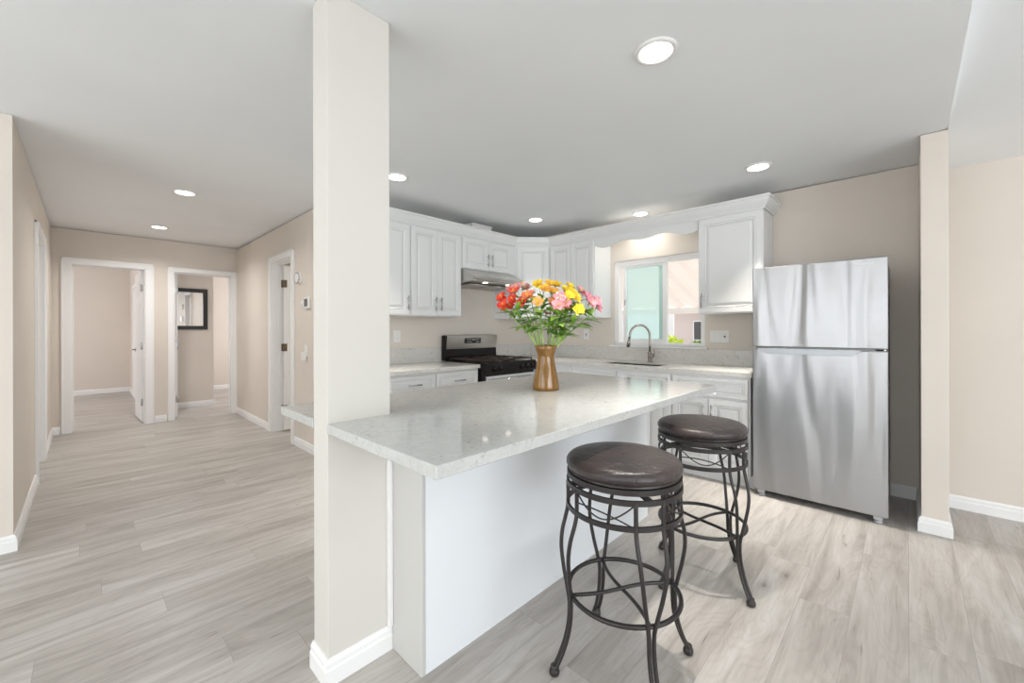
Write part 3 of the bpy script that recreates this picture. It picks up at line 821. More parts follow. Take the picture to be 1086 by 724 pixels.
# faucet
t = thing('kitchen_faucet', 'brushed nickel gooseneck pull-down faucet behind the sink', 'faucet', (4.0, 1.90, CT1))
mb = MB(); mb.lathe([(.030, 0), (.030, .006), (.024, .010), (.021, .012), (.021, .10), (.017, .108), (.013, .112)], 24); mb.build('base', 'nickel', t)
fd = Vector((-.62, .784, 0)).normalized()    # spout swings towards the left of the sink
pts = [Vector((0, 0, .10)), Vector((0, 0, .18)), Vector((0, 0, .27))]
rr = .10
for k in range(1, 13):
    a = PI * k / 12; pts.append(fd * (rr - rr * math.cos(a)) + Vector((0, 0, .27 + rr * 1.12 * math.sin(a))))
end = pts[-1]
pts.append(end + Vector((0, 0, -.03)) + fd * .006)
mb = MB(); mb.tube(pts, .0115, 12); mb.build('spout', 'nickel', t)
mb = MB(); p = pts[-1]; mb.tube([p, p + Vector((0, 0, -.03)) + fd * .004, p + Vector((0, 0, -.085)) + fd * .012], [.014, .016, .019], 14); mb.build('spray_head', 'nickel', t)
mb = MB(); sdv = Vector((-.35, -.94, 0)).normalized()
mb.tube([Vector((0, 0, .065)), sdv * .045 + Vector((0, 0, .065))], .016, 14); mb.tube([sdv * .04 + Vector((0, 0, .065)), sdv * .055 + Vector((0, 0, .085)), sdv * .062 + Vector((0, 0, .135))], .0065, 10)
mb.build('lever', 'nickel', t)

# ------------------------------------------------------------------ gas range
RX0, RX1, RYF, RYB = 2.664, 3.418, 2.955, 3.625
t = thing('gas_range', 'stainless and black gas range with backguard display against the wall', 'stove', (3.04, 3.29, 0))
mb = MB(); mb.box(RX0, RX1, RYF + .01, RYB, .05, .885, .004); P_(mb, 'body', 'black', t)
for x in (RX0 + .05, RX1 - .05):
    for y in (RYF + .06, RYB - .06):
        mb = MB(); mb.lathe([(.02, 0), (.02, .05)], 12, Matrix.Translation((x, y, 0))); P_(mb, 'foot', 'rubber', t)
mb = MB(); mb.box(RX0, RX1, RYF - .02, RYB - .06, .885, .903, .006); P_(mb, 'cooktop', 'black', t)
# backguard: black housing with a leaning steel panel
mb = MB(); mb.prism([(3.56, .90), (3.625, .90), (3.625, 1.165), (3.585, 1.172), (3.545, 1.165), (3.565, 1.03)], RX0, RX1, 'x'); bgk = P_(mb, 'backguard', 'black', t)
pv = Vector((0, 3.560 - 3.542, 1.02 - 1.166)).normalized()
mb = MB(); mb.prism([(3.540, 1.168), (3.546, 1.172), (3.590, 1.176), (3.590, 1.170), (3.563, 1.02), (3.556, 1.022)], RX0 + .012, RX1 - .004, 'x'); P_(mb, 'backguard_panel', 'steel', t)
def on_bg(x, s, up=.0015):   # point on the steel panel face
    a = Vector((0, 3.540, 1.168)); b_ = Vector((0, 3.556, 1.022)); p = a.lerp(b_, s); return Vector((x, p.y - up, p.z))
mb = MB(); cx = (RX0 + RX1) / 2 + .0
vs = [on_bg(cx - .125, .22), on_bg(cx + .115, .22), on_bg(cx + .115, .62), on_bg(cx - .125, .62)]
mb.faces(vs + [v + Vector((0, .003, 0)) for v in vs], [(0, 1, 2, 3), (7, 6, 5, 4), (0, 4, 5, 1), (1, 5, 6, 2), (2, 6, 7, 3), (3, 7, 4, 0)])
dp = P_(mb, 'display', 'display', t)
mb = MB()
def mk(x, s, w_, hh): 
    vs = [on_bg(cx + x, s, .0022), on_bg(cx + x + w_, s, .0022), on_bg(cx + x + w_, s + hh, .0022), on_bg(cx + x, s + hh, .0022)]
    mb.faces(vs, [(0, 1, 2, 3)])
for x in (-.010, .0, .014, .024): mk(x, .30, .007, .012); mk(x, .36, .007, .012); mk(x, .30, .0018, .07); mk(x + .0055, .30, .0018, .07)
P_(mb, 'clock_digits', 'lettering', t)
for i in range(4):
    for a_ in ((-.085 + i * .018, .30, .010, .03), (-.085 + i * .018, .48, .010, .03), (.045 + i * .013, .30, .008, .03), (.045 + i * .013, .48, .008, .03)):
        mb = MB(); mk(*a_); P_(mb, 'touch_button', 'lettering', t)
# grates (two) and burners (four)
for gx0, gx1 in ((RX0 + .03, cx - .005), (cx + .005, RX1 - .03)):
    mb = MB(); gy0, gy1 = RYF + .02, 3.52; zt = .930
    for (a, b_) in (((gx0, gy0), (gx1, gy0)), ((gx0, gy1), (gx1, gy1)), ((gx0, gy0), (gx0, gy1)), ((gx1, gy0), (gx1, gy1)), ((gx0, (gy0 + gy1) / 2), (gx1, (gy0 + gy1) / 2))):
        x0_, x1_ = sorted((a[0], b_[0])); y0_, y1_ = sorted((a[1], b_[1]))
        mb.box(x0_ - .006, x1_ + .006, y0_ - .006, y1_ + .006, zt - .012, zt, .002)
    for gy in (gy0 + .145, gy1 - .145):
        gc = (gx0 + gx1) / 2
        for dx, dy in ((1, 0), (-1, 0), (0, 1), (0, -1)):
            if dx: mb.box(gc + dx * .04, gc + dx * .17, gy - .005, gy + .005, zt - .014, zt + .004, .002)
            else: mb.box(gc - .005, gc + .005, gy + dy * .04, gy + dy * .14, zt - .014, zt + .004, .002)
    for x in (gx0, gx1):
        for y in (gy0, (gy0 + gy1) / 2, gy1): mb.box(x - .006, x + .006, y - .006, y + .006, .903, zt - .01)
    P_(mb, 'grate', 'castiron', t)
    for gy in (gy0 + .145, gy1 - .145):
        b = MB(); b.lathe([(.045, 0), (.045, .008), (.034, .010), (.034, .018), (.001, .019)], 20, Matrix.Translation(((gx0 + gx1) / 2, gy, .903))); P_(b, 'burner', 'castiron', t)
# front control panel, knobs, door
mb = MB(); mb.prism([(RYF + .01, .895), (RYF - .022, .893), (RYF - .035, .80), (RYF + .01, .79)], RX0, RX1, 'x'); P_(mb, 'control_panel', 'black', t)
for x in (RX0 + .13, RX0 + .21, RX1 - .23, RX1 - .15, RX1 - .07):
    b = MB(); TK = Matrix.Translation((x, RYF - .030, .845)) @ Matrix.Rotation(R(98), 4, 'X')
    b.lathe([(.026, 0), (.026, .006), (.020, .010), (.018, .026), (.015, .028), (.001, .028)], 20, TK); b.box(-.004, .004, -.018, .018, .026, .034, .002, T=TK); P_(b, 'knob', 'black', t)
mb = MB(); mb.box(RX0 + .025, RX1 - .006, RYF - .03, RYF + .008, .20, .775, .004); dr = P_(mb, 'oven_door', 'steelb', t)
mb = MB(); mb.box(RX0 + .14, RX1 - .14, RYF - .033, RYF - .029, .34, .62, .001); q = P_(mb, 'oven_window', 'display', t); q.parent = dr
mb = MB(); mb.tube([(RX0 + .05, RYF - .075, .735), (RX1 - .05, RYF - .075, .735)], .011, 12)
for x in (RX0 + .09, RX1 - .09): mb.tube([(x, RYF - .028, .735), (x, RYF - .075, .735)], .008, 10)
q = P_(mb, 'oven_handle', 'steelb', t); q.parent = dr
mb = MB(); mb.box(RX0 + .006, RX1 - .006, RYF - .025, RYF + .008, .06, .19, .004); P_(mb, 'storage_drawer', 'steelb', t)

# ------------------------------------------------------------------ refrigerator
FX, FY0, FY1, FB = 3.45, .088, .836, 4.06
t = thing('refrigerator', 'tall stainless top-freezer refrigerator standing right of the kitchen counter', 'refrigerator', (3.76, .46, 0))
mb = MB(); mb.box(FX + .075, FB, FY0 + .006, FY1 - .006, .035, 1.665, .006); P_(mb, 'body', 'fgrey', t)
SPL = 1.092
def fdoor(name, z0, z1):
    b = MB()
    b.box(FX, FX + .065, FY0, FY1, z0, z1, .007)
    return P_(b, name, 'fsteel', t)
fz = fdoor('freezer_door', SPL + .006, 1.680)
fr = fdoor('fridge_door', .045, SPL - .006)
mb = MB(); mb.box(FX + .062, FX + .078, FY0 + .012, FY1 - .012, .05, 1.67); P_(mb, 'door_gasket', 'fgrey', t)
mb = MB(); mb.box(FX + .012, FX + .06, FY0 + .02, FY1 - .02, SPL - .012, SPL + .012); P_(mb, 'door_gap', 'fgrey', t)
# scooped pull along the top of the lower door
hy0, hy1 = .21, .80
mb = MB(); mb.prism([(hy0, SPL - .004), (hy1, SPL - .004), (hy1 - .05, SPL - .042), (hy0 + .05, SPL - .042)], FX - .012, FX + .004, 'x')
bmesh.ops.bevel(mb.bm, geom=list(mb.bm.edges), offset=.003, segments=2, affect='EDGES')
q = P_(mb, 'pull', 'pull', t); q['label'] = 'grey scooped door pull'; q.parent = fr
for y in (FY0 + .05, FY1 - .05):
    b = MB(); b.lathe([(.022, 0), (.022, .012), (.014, .014), (.012, .045)], 16, Matrix.Translation((FX + .035, y, 0))); b.box(FX + .012, FX + .06, y - .022, y + .022, .022, .044, .003)
    P_(b, 'foot', 'rubber', t)
for y in (FY0 + .06, FY1 - .06):
    b = MB(); b.lathe([(.022, 0), (.022, .04)], 16, Matrix.Translation((FB - .06, y, 0))); P_(b, 'foot', 'rubber', t)
mb = MB(); mb.box(FX + .02, FX + .10, FY0 + .02, FY0 + .09, 1.668, 1.684, .004); P_(mb, 'hinge_cover', 'fgrey', t)
mb = MB(); mb.box(FX + .012, FX + .055, FY0 + .01, FY0 + .06, SPL - .005, SPL + .005, .001); P_(mb, 'hinge', 'chrome', t)
# brand lettering on the freezer door
def text_part(s, size, M4, m, name, parent, ext=.0006):
    cu = bpy.data.curves.new(name, 'FONT'); cu.body = s; cu.size = size; cu.extrude = ext; cu.align_x = 'CENTER'; cu.align_y = 'CENTER'; cu.space_character = 1.12
    to = bpy.data.objects.new(name, cu); COL.objects.link(to)
    dg = bpy.context.evaluated_depsgraph_get(); dg.update()
    me = bpy.data.meshes.new_from_object(to.evaluated_get(dg)); bpy.data.objects.remove(to); bpy.data.curves.remove(cu)
    me.transform(M4); me.materials.clear(); me.materials.append(M[m])
    return link(name, me, parent)
TF = Matrix.Translation(-Vector(t.location)) @ frame((FX - .0008, .205, 1.642), (0, -1, 0), (-1, 0, 0))
lg = text_part('FRIGIDAIRE', .017, TF, 'lettering', 'brand_lettering', t); lg.parent = t

# ------------------------------------------------------------------ bar stools
def make_stool():
    t = thing('bar_stool', '', 'bar stool')
    # cushion
    prof = [(.001, .712), (.185, .712), (.198, .716)]
    for k in range(0, 9):
        a = -PI / 2 * .75 + (PI / 2 * .75 + PI / 2) * k / 8
        prof.append((.172 + .034 * math.cos(a), .741 + .026 * math.sin(a)))
    prof += [(.145, .7715), (.11, .775), (.06, .777), (.001, .778)]
    mb = MB(); mb.lathe(prof, 64); mb.build('seat_cushion', 'leather', t)
    mb = MB()
    # swivel plate ring right under the cushion
    def band(mb, r, z0, z1, th=.007):
        mb.lathe([(r - th, z0), (r, z0), (r, z1), (r - th, z1), (r - th, z0)], 64, smooth=False)
    band(mb, .203, .694, .712)
    mb.lathe([(.16, .700), (.196, .700), (.196, .705), (.16, .705), (.16, .700)], 48)
    mb.build('seat_ring', 'iron', t)
    mb = MB(); mb.lathe([(.05, .672), (.05, .700), (.001, .700)], 24); 
    for a in (0, PI / 2):
        mb.tube([(math.cos(a) * .2, math.sin(a) * .2, .675), (-math.cos(a) * .2, -math.sin(a) * .2, .675)], .010, 4)
    mb.build('swivel', 'iron', t)
    mb = MB(); band(mb, .205, .662, .680, .008); mb.build('upper_ring', 'iron', t)
    mb = MB(); band(mb, .205, .580, .597, .008); mb.build('lower_ring', 'iron', t)
    for k in range(4):
        a0 = PI / 2 * k
        mb = MB()
        for s_ in (-1, 1):
            # (radius, angle offset, z)
            ctl = [(.200, .24, .672), (.200, .24, .590), (.208, .235, .545), (.222, .21, .49), (.2265, .18, .43), (.219, .135, .36), (.208, .075, .29), (.203, .045, .245), (.206, .042, .18), (.219, .040, .12), (.240, .036, .065), (.262, .032, .022)]
            P = [Vector((r * math.cos(a0 + s_ * a), r * math.sin(a0 + s_ * a), z)) for r, a, z in ctl]
            Q = []
            for i in range(len(P) - 1):
                p0, p1, p2, p3 = P[max(i - 1, 0)], P[i], P[i + 1], P[min(i + 2, len(P) - 1)]
                for j in range(4):
                    u = j / 4
                    Q.append(.5 * ((2 * p1) + (-p0 + p2) * u + (2 * p0 - 5 * p1 + 4 * p2 - p3) * u * u + (-p0 + 3 * p1 - 3 * p2 + p3) * u ** 3))
            Q.append(P[-1])
            mb.tube(Q, .0072, 8)
        lg = mb.build('leg', 'iron', t)
        b = MB(); c = Vector((.262 * math.cos(a0), .262 * math.sin(a0), 0))
        b.lathe([(.012, 0), (.017, .004), (.019, .012), (.017, .022), (.013, .028), (.014, .034), (.010, .038)], 16, Matrix.Translation(c))
        b.build('foot_cap', 'iron', lg)
    # foot ring with curved cross bars
    mb = MB(); mb.tube([(.197 * math.cos(2 * PI * k / 48), .197 * math.sin(2 * PI * k / 48), .275) for k in range(48)], .0085, 8, closed=True)
    mb.build('foot_ring', 'iron', t)
    mb = MB()
    for k in range(2):
        a = PI / 2 * k; d = Vector((math.cos(a), math.sin(a), 0)); e = Vector((-d.y, d.x, 0))
        pts = []
        for i in range(17):
            s_ = -1 + i / 8; pts.append(d * (.195 * s_) + e * (.010 * math.sin(PI * s_)) + Vector((0, 0, .275 + .004 * (1 - s_ * s_) * (1 if k else -1))))
        mb.tube(pts, .0068, 8)
    mb.build('cross_bars', 'iron', t)
    # thin S-wires between the rings
    for k in range(4):
        a0 = PI / 2 * k + .27; a1 = PI / 2 * (k + 1) - .27
        mb = MB()
        for s_ in (0, 1):
            pts = []
            for i in range(17):
                u = i / 16; a = a0 + (a1 - a0) * u
                z = (.660 - .062 * math.sin(PI * min(1, u * .62)) ** 1.0) if s_ == 0 else (.634 - .05 * u + .012 * math.sin(PI * u))
                if s_ == 0: z = .662 - .055 * math.sin(PI * u) 
                else: z = .628 + .010 * math.sin(PI * u) - .036 * u * u
                pts.append((.200 * math.cos(a), .200 * math.sin(a), z))
            mb.tube(pts, .0028, 6)
        mb.build('scroll_wire', 'iron', t)
    return t
def copy_tree(o, parent=None):
    c = o.copy(); COL.objects.link(c)
    if parent: c.parent = parent
    for ch in list(o.children): copy_tree(ch, c)
    return c
s1 = make_stool()
s2 = copy_tree(s1)
s1.location = (1.366, .754, 0); s1.rotation_euler = (0, 0, R(54.2))
s2.location = (2.137, .747, 0); s2.rotation_euler = (0, 0, R(69.0))
tag(s1, 'nearer backless iron bar stool with round dark leather seat, beside the island front panel', 'bar stool', 'bar stools at the island')
tag(s2, 'farther backless iron bar stool with dark leather seat, closer to the fridge', 'bar stool', 'bar stools at the island')

# ------------------------------------------------------------------ vase and flowers
VX, VY, VZ = 1.736, 1.419, .9025
VS = 1.038
t = thing('flower_vase', 'brown amber hourglass vase holding flowers on the island countertop', 'vase', (VX, VY, VZ))
mb = MB()
prof = [(a * VS, z) for a, z in [(.001, 0), (.067, 0), (.0705, .004), (.070, .02), (.062, .07), (.052, .12), (.0455, .16), (.0435, .178), (.0455, .192), (.053, .214), (.0615, .240), (.0595, .241),
        (.048, .216), (.041, .192), (.039, .178), (.041, .16), (.047, .12), (.056, .07), (.062, .02), (.001, .015)]]
mb.lathe(prof, 48); mb.build('vase_body', 'vase', t)
RV = Vector((.694, -.7197, 0)); FV = Vector((.7197, .694, 0)); BASE = Vector((VX, VY, 0))
def pix(px, py, depth):
    """point at the vase plus an offset along the view"""
    d0 = 2.2345 + depth
    u = (px - 579.5) / 435.43 * d0; z = 1.225 - (py - 349.9) / 435.43 * d0
    return BASE + RV * (u + (36.5 / 435.43) * depth) + FV * depth + Vector((0, 0, z))
def petal(mb, T, ln, wd, curl, m):
    mb.use(m)
    rows = 6; cols = 4; vs = []; fs = []
    for i in range(rows + 1):
        u = i / rows
        wv_ = wd * (math.sin(PI * min(1, .12 + u * .80)) ** .8) * (1 if u < .98 else .5)
        for j in range(cols + 1):
            q = j / cols * 2 - 1
            x = ln * u; z = curl * ln * (u * (1.25 - u) * 1.0) + .18 * wd * q * q
            vs.append(T @ Vector((x * math.cos(.25 * u), wv_ * q * .5, z)))
    for i in range(rows):
        for j in range(cols):
            a = i * (cols + 1) + j; fs.append((a, a + 1, a + cols + 2, a + cols + 1))
    mb.faces(vs, fs, True)
def rot_to(d):
    return Vector((0, 0, 1)).rotation_difference(d.normalized()).to_matrix().to_4x4()
def blossom(p, d, size, col, col2, parent, rg, mark=True):
    mb = MB()
    Tb = Matrix.Translation(p) @ rot_to(d) @ Matrix.Rotation(rg.uniform(0, 6), 4, 'Z')
    for k in range(6):
        T = Tb @ Matrix.Rotation(PI / 3 * k + rg.uniform(-.1, .1), 4, 'Z') @ Matrix.Rotation(-R(rg.uniform(8, 34)), 4, 'Y')
        outer = k % 2 == 0
        petal(mb, T, size * (1 if outer else .95), size * (.86 if outer else .58), .25 + rg.uniform(-.06, .06), 'p_' + (col if outer else col2))
        if mark and not outer:
            mb.use('p_mark')
            for i in range(4):
                c = T @ Vector((size * (.32 + .12 * i), size * rg.uniform(-.12, .12), size * .20 + .002)); a = (T.to_3x3() @ Vector((1, 0, .1))).normalized() * size * .045; b_ = (T.to_3x3() @ Vector((0, 1, 0))).normalized() * size * .012
                mb.faces([c - a, c + b_, c + a, c - b_], [(0, 1, 2, 3)])
    mb.use('p_throat')
    for k in range(5):
        e = Vector((rg.uniform(-.18, .18), rg.uniform(-.18, .18), 1)).normalized()
        a = Tb @ Vector((0, 0, 0)); b_ = Tb @ (e * size * .75)
        mb.tube([a, a.lerp(b_, .5), b_], .0009, 5)
    # green tube of the flower
    mb.use('stem'); mb.tube([Tb @ Vector((0, 0, -size * .35)), Tb @ Vector((0, 0, -size * .15)), Tb @ Vector((0, 0, .002))], [.002, .004, .005], 6)
    return mb.build('blossom', None, parent, recalc=False)
def leaf(p, d, up, ln, wd, parent, m, rg):
    d = d.normalized(); s_ = d.cross(up).normalized(); n_ = s_.cross(d).normalized()
    mb = MB(); rows = 8; vs = []; fs = []; droop = rg.uniform(.15, .6)
    for i in range(rows + 1):
        u = i / rows; wv_ = wd * math.sin(PI * (u ** .8) * .97 + .03) ** .9 + .0008
        c = p + d * (ln * u) - n_ * (droop * ln * u * u * .5)
        for q in (-1, 0, 1): vs.append(c + s_ * wv_ * q * .5 + n_ * (.16 * wv_ * abs(q)))
    for i in range(rows):
        for j in range(2):
            a = i * 3 + j; fs.append((a, a + 1, a + 4, a + 3))
    mb.faces(vs, fs, True)
    return mb.build('leaf', m, parent, recalc=False)
rg = random.Random(11)
# each stem: kind, label, list of (px, py, depth, colour, second colour)
stems = [
 ('red blossoms at the far left edge of the bouquet', [(534, 316.5, .0, 'red', 'red'), (536, 324, -.03, 'red', 'red')]),
 ('red blossoms just inside the leftmost red ones', [(545.5, 318, -.05, 'red', 'red'), (546.5, 310.5, .02, 'red', 'coral'), (543, 325, .0, 'red', 'red')]),
 ('coral pink blossoms at the upper left of the bouquet', [(549, 305.5, .05, 'rose', 'pink'), (555.5, 304.5, .09, 'rose', 'white'), (543.5, 307.5, .10, 'rose', 'rose')]),
 ('orange red blossoms between the red and the peach ones', [(561, 314.5, -.06, 'coral', 'orange'), (556.5, 321, -.04, 'red', 'coral')]),
 ('pale blush blossoms behind the orange red ones', [(560, 307.5, .10, 'white', 'rose'), (565, 313, .06, 'white', 'peach')]),
 ('golden yellow blossoms at the top centre left', [(572, 302.5, .02, 'yellow', 'gold'), (578, 306.5, -.04, 'gold', 'orange')]),
 ('yellow and orange blossoms at the very top centre', [(584, 302.5, .04, 'gold', 'orange'), (590, 303.5, .08, 'yellow', 'gold'), (586.5, 310, .0, 'orange', 'gold')]),
 ('one open peach blossom facing the front', [(571.5, 321.5, -.13, 'peach', 'gold')]),
 ('pink blossoms hanging at the front centre', [(594.5, 316, -.12, 'pink', 'white'), (592, 324.5, -.14, 'pink', 'rose'), (599.5, 321.5, -.10, 'pink', 'pink')]),
 ('small orange and pink blossoms behind the front pink ones', [(587, 321, -.05, 'rose', 'orange'), (601, 326, -.06, 'orange', 'peach')]),
 ('yellow blossoms with orange tips at the upper right', [(605, 305, .08, 'yellow', 'orange'), (600.5, 309, .04, 'yellow', 'gold')]),
 ('large bright yellow blossoms right of the centre', [(604, 315, -.08, 'yellow', 'yellow'), (611, 316, -.04, 'yellow', 'gold'), (607, 311, -.01, 'yellow', 'yellow')]),
 ('one bright yellow blossom low on the right side', [(613.5, 329, -.12, 'yellow', 'yellow')]),
 ('rose pink blossoms behind the yellow ones on the right', [(615, 309.5, .07, 'rose', 'mauve'), (620, 312, .10, 'mauve', 'rose')]),
 ('mauve pink blossoms near the right edge', [(624, 316.5, -.01, 'mauve', 'pink'), (626, 322, -.04, 'mauve', 'pink')]),
 ('mauve blossoms at the far right edge of the bouquet', [(632.5, 320.5, .0, 'mauve', 'pink'), (634, 326, .02, 'mauve', 'mauve')]),
 ('small white and pink blossoms low in the middle', [(588, 333, .06, 'white', 'rose'), (596, 335, .08, 'white', 'white'), (580, 334, .05, 'rose', 'white')]),
]
for i, (desc, bl) in enumerate(stems):
    ang = 2 * PI * i / len(stems) * 5 + .4
    rin = .018 + .008 * (i % 3)
    cen = Vector((0, 0, 0))
    for b_ in bl: cen += pix(b_[0], b_[1], b_[2])
    cen /= len(bl)
    off = cen - Vector((VX, VY, 0)); off.z = 0
    od = off.normalized() if off.length > .02 else Vector((math.cos(ang), math.sin(ang), 0))
    neck = Vector((VX, VY, VZ + .185)) + od * rin * (1 + .3 * (i % 2)) * .9 + Vector((od.y, -od.x, 0)) * rg.uniform(-.008, .008)
    foot = Vector((VX, VY, VZ + .022)) - od * .030 + Vector((od.y, -od.x, 0)) * rg.uniform(-.012, .012)
    t = thing('alstroemeria_stem', 'flower stem in the vase bearing ' + desc, 'flower', tuple(foot), group='cut flowers in the amber vase')
    rel = lambda q: q - foot
    split = cen - off * .14 - Vector((0, 0, .060))
    mid = neck.lerp(split, .5) + Vector((0, 0, .014))
    P = [foot, neck, neck.lerp(mid, .5) + Vector((0, 0, .003)), mid, split]
    mb = MB(); mb.tube([rel(q) for q in P], [.0032, .0034, .0034, .0032, .0026], 8)
    for b_ in bl:
        c = pix(b_[0], b_[1], b_[2]); mb.tube([rel(split), rel(split.lerp(c, .55) - Vector((0, 0, .004))), rel(c)], .0015, 6)
    mb.build('stem', 'stem', t)
    for b_ in bl:
        c = pix(b_[0], b_[1], b_[2]); d = (c - Vector((VX, VY, 1.24)))
        d = d.normalized() * .8 - FV * .75 + Vector((rg.uniform(-.25, .25), rg.uniform(-.25, .25), .12))
        blossom(rel(c) + FV * .012, d, rg.uniform(.038, .045), b_[3], b_[4], t, rg, mark=b_[3] not in ('red',))
    # buds and leaves
    for k in range(8):
        u = rg.uniform(.50, 1.05); p0 = neck.lerp(split, u) + Vector((0, 0, .012 * math.sin(PI * u)))
        a = rg.uniform(0, 2 * PI); side = Vector((math.cos(a), math.sin(a), 0))
        d = (side * .9 + od * .5 + Vector((0, 0, rg.uniform(-.25, .6))))
        leaf(rel(p0), d, Vector((0, 0, 1)), rg.uniform(.07, .11), rg.uniform(.026, .040), t, 'leaf' if rg.random() < .65 else 'leafd', rg)
    for k in range(3):
        a = rg.uniform(0, 2 * PI); side = Vector((math.cos(a), math.sin(a), 0))
        leaf(rel(split), side * .8 + od * .4 + Vector((0, 0, rg.uniform(0, .8))), Vector((0, 0, 1)), rg.uniform(.06, .09), rg.uniform(.022, .034), t, 'leaf', rg)

# ------------------------------------------------------------------ recessed lights
spots = [(1.686, .771, 'largest round recessed ceiling light, above the island countertop near the camera', 4),
         (3.402, .784, 'round recessed ceiling light above the front of the refrigerator', 9),
         (1.690, 2.876, 'round recessed ceiling light cut by the right edge of the column', 4),
         (3.397, 2.916, 'round recessed ceiling light over the corner between hood and wall cabinets', 2.5),
         (3.960, 1.976, 'round recessed ceiling light tucked behind the valance at the sink window', 2),
         (.602, 4.566, 'nearer round recessed ceiling light of the two in the hall', 6),
         (.602, 6.374, 'farther round recessed ceiling light of the two in the hall', 12)]
living = [(-1.75, .80, 8), (-1.75, -1.9, 6), (.6, -1.7, 4), (2.6, -2.0, 3)]  # unseen lights added only for extra illumination
def make_light():
    t = thing('recessed_light', '', 'ceiling light')
    mb = MB(); mb.lathe([(.066, .004), (.068, -.004), (.078, -.006), (.088, -.003), (.089, .004)], 40); mb.build('trim_ring', 'plastic', t)
    mb = MB(); mb.lathe([(.001, -.003), (.067, -.003), (.067, .003), (.001, .003)], 40); mb.build('diffuser', 'lamp', t)
    return t
l0 = make_light()
for i, (x, y, lb, pw) in enumerate(spots):
    o = l0 if i == 0 else copy_tree(l0)
    o.location = (x, y, cz(y) - .004); tag(o, lb, 'ceiling light', 'recessed ceiling lights')
    la = area('recessed_lamp', (x, y, cz(y) - .014), (0, 0, 0), .13, pw, ((1.0, .94, .86) if i < 5 else (1.0, .97, .94)), shape='DISK', spread=(64 if i < 4 else 150))

wl = ['above the living room behind the camera, by its back window', 'in the far living room corner behind the camera', 'in the living room right behind the camera', 'in the living room beyond the wing wall']
for (x, y, pw), lb in zip(living, wl):
    zc = cz(y) if y > -.17 else vz(x)
    o = copy_tree(l0); o.location = (x, y, zc - .004)
    if y < -.17: o.rotation_euler = (0, math.atan(.11), 0)
    tag(o, 'added recessed fill light ' + lb, 'ceiling light', 'recessed ceiling lights')
    area('recessed_lamp', (x, y, zc - .02), (0, 0, 0), .13, pw, (1.0, .94, .88), shape='DISK')  # lamp of the added fill light

# ------------------------------------------------------------------ wall fittings
def plate(label, T, w_, h_, kind, name='outlet', cat='outlet'):
    t = thing(name, label, cat, tuple(T.translation)); TT = Matrix.Translation(-T.translation) @ T
    mb = MB(); mb.box(-w_ / 2, w_ / 2, -h_ / 2, h_ / 2, .0005, .006, .002, T=TT); mb.build('cover_plate', 'plastic', t)
    for k_, cu in kind:
        mb = MB()
        if k_ == 'rocker':
            mb.box(cu - .016, cu + .016, -.034, .034, .005, .010, .002, T=TT); mb.build('rocker_switch', 'plastic', t)
        else:
            mb.box(cu - .016, cu + .016, -.034, .034, .005, .008, .002, T=TT); f_ = mb.build('socket', 'plastic', t)
            mb = MB()
            if k_ == 'gfci': mb.box(cu - .008, cu + .008, -.008, .008, .008, .0095, T=TT)
            for cv in (-.020, .020):
                for s_ in (-1, 1): mb.box(cu + s_ * .006 - .001, cu + s_ * .006 + .001, cv - .004, cv + .004, .008, .0086, T=TT)
            mb.build('slots', 'gap', f_)
    return t
plate('white double outlet on the wall above the backsplash left of the stove', frame((2.14, YS, 1.165), (1, 0, 0), (0, -1, 0)), .075, .118, [('socket', 0)])
plate('white outlet on the wall behind the flowers left of the window', frame((XW, 2.753, 1.17), (0, -1, 0), (-1, 0, 0)), .072, .115, [('gfci', 0)])
plate('wide white plate with two switches and an outlet right of the sink window', frame((XW, 1.275, 1.160), (0, -1, 0), (-1, 0, 0)), .165, .115, [('rocker', -.048), ('rocker', 0), ('gfci', .048)], 'switch_plate', 'light switch')
TH = lambda y, z: frame((1.56, y, z), (0, -1, 0), (-1, 0, 0))
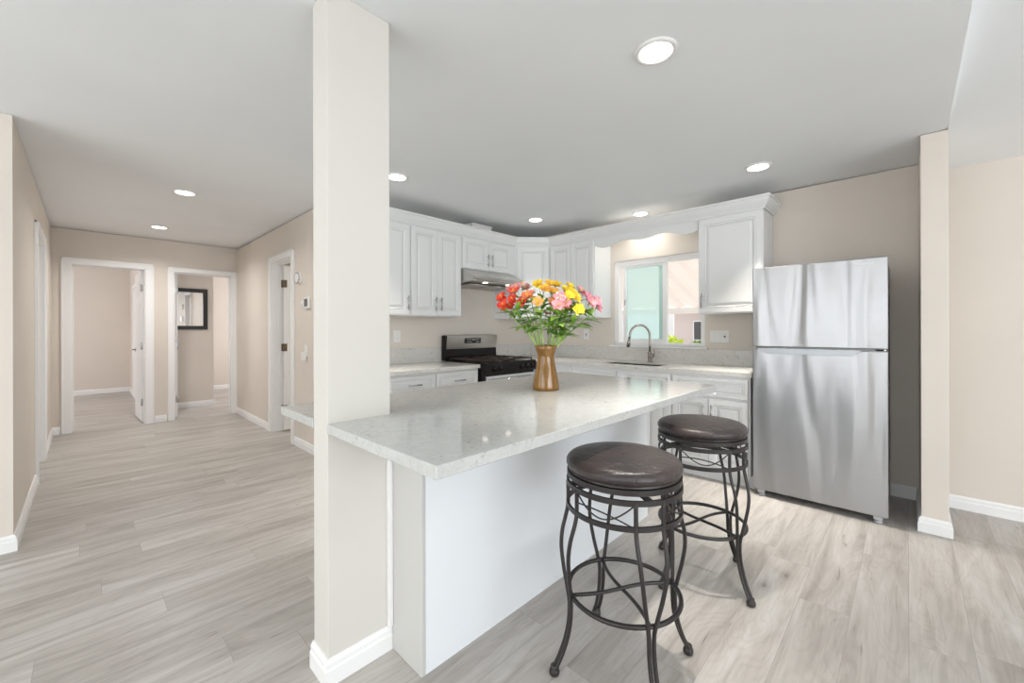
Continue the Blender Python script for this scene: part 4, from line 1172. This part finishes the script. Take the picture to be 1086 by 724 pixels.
# smoke alarm
t = thing('smoke_alarm', 'round white smoke alarm high on the hall wall beside the doorway', 'smoke alarm', (1.56, 4.60, 1.775)); RX = Matrix.Rotation(R(-90), 4, 'Y')
mb = MB(); mb.lathe([(.062, .0005), (.062, .010), (.055, .014)], 32, RX); mb.build('base', 'plastic', t)
mb = MB(); mb.lathe([(.054, .013), (.055, .030), (.045, .038), (.001, .040)], 32, RX); mb.build('cover', 'plastic', t)
mb = MB()
for k in range(16):
    a = 2 * PI * k / 16; mb.box(-.036, -.020, -.003, .003, .052, .0565, T=Matrix.Rotation(a, 4, 'X'))
mb.build('vent_slots', 'gap', t)
# thermostat and its round neighbour
t = thing('thermostat', 'small white framed thermostat with dark screen on the hall wall beside the column', 'thermostat', (1.56, 4.365, 1.505)); T_ = Matrix.Translation(-Vector(t.location)) @ TH(4.365, 1.505)
mb = MB(); mb.box(-.062, .062, -.058, .058, .0005, .026, .005, T=T_); mb.build('housing', 'plastic', t)
mb = MB(); mb.box(-.045, .045, -.038, .040, .0255, .0275, .001, T=T_); mb.build('screen', 'winglass', t)
t = thing('round_sensor', 'small round white sensor left of the thermostat on the hall wall', 'sensor', (1.56, 4.50, 1.500))
mb = MB(); mb.lathe([(.038, .0005), (.040, .006), (.036, .016), (.001, .018)], 28, RX); mb.build('body', 'plastic', t)
mb = MB(); mb.lathe([(.014, .0175), (.014, .020), (.001, .020)], 20, RX); mb.build('button', 'plastic', t)
t = thing('wall_dispenser', 'small white wall device with a plug-in body below the thermostat', 'plug-in device', (1.56, 4.42, .985)); T_ = Matrix.Translation(-Vector(t.location)) @ TH(4.42, .985)
mb = MB(); mb.box(-.036, .036, -.02, .095, .0005, .006, .002, T=T_); mb.build('cover_plate', 'plastic', t)
mb = MB(); mb.box(-.030, .022, -.065, .02, .006, .045, .008, T=T_); mb.build('plug_body', 'plastic', t)
# mirror
t = thing('wall_mirror', 'black framed mirror on the wall beyond the right hall doorway', 'mirror', (1.10, 8.30, 1.57))
MX0, MX1, MZ0, MZ1 = .80, 1.385, 1.245, 1.905
mb = MB(); fw_ = .062
for (a, b_, c, d) in ((MX0, MX1, MZ0, MZ0 + fw_), (MX0, MX1, MZ1 - fw_, MZ1), (MX0, MX0 + fw_, MZ0 + fw_, MZ1 - fw_), (MX1 - fw_, MX1, MZ0 + fw_, MZ1 - fw_)):
    mb.box(a, b_, 8.272, 8.299, c, d, .004)
P_(mb, 'frame', 'mirrorframe', t)
mb = MB(); mb.box(MX0 + fw_, MX1 - fw_, 8.288, 8.296, MZ0 + fw_, MZ1 - fw_); P_(mb, 'glass', 'mirror', t)
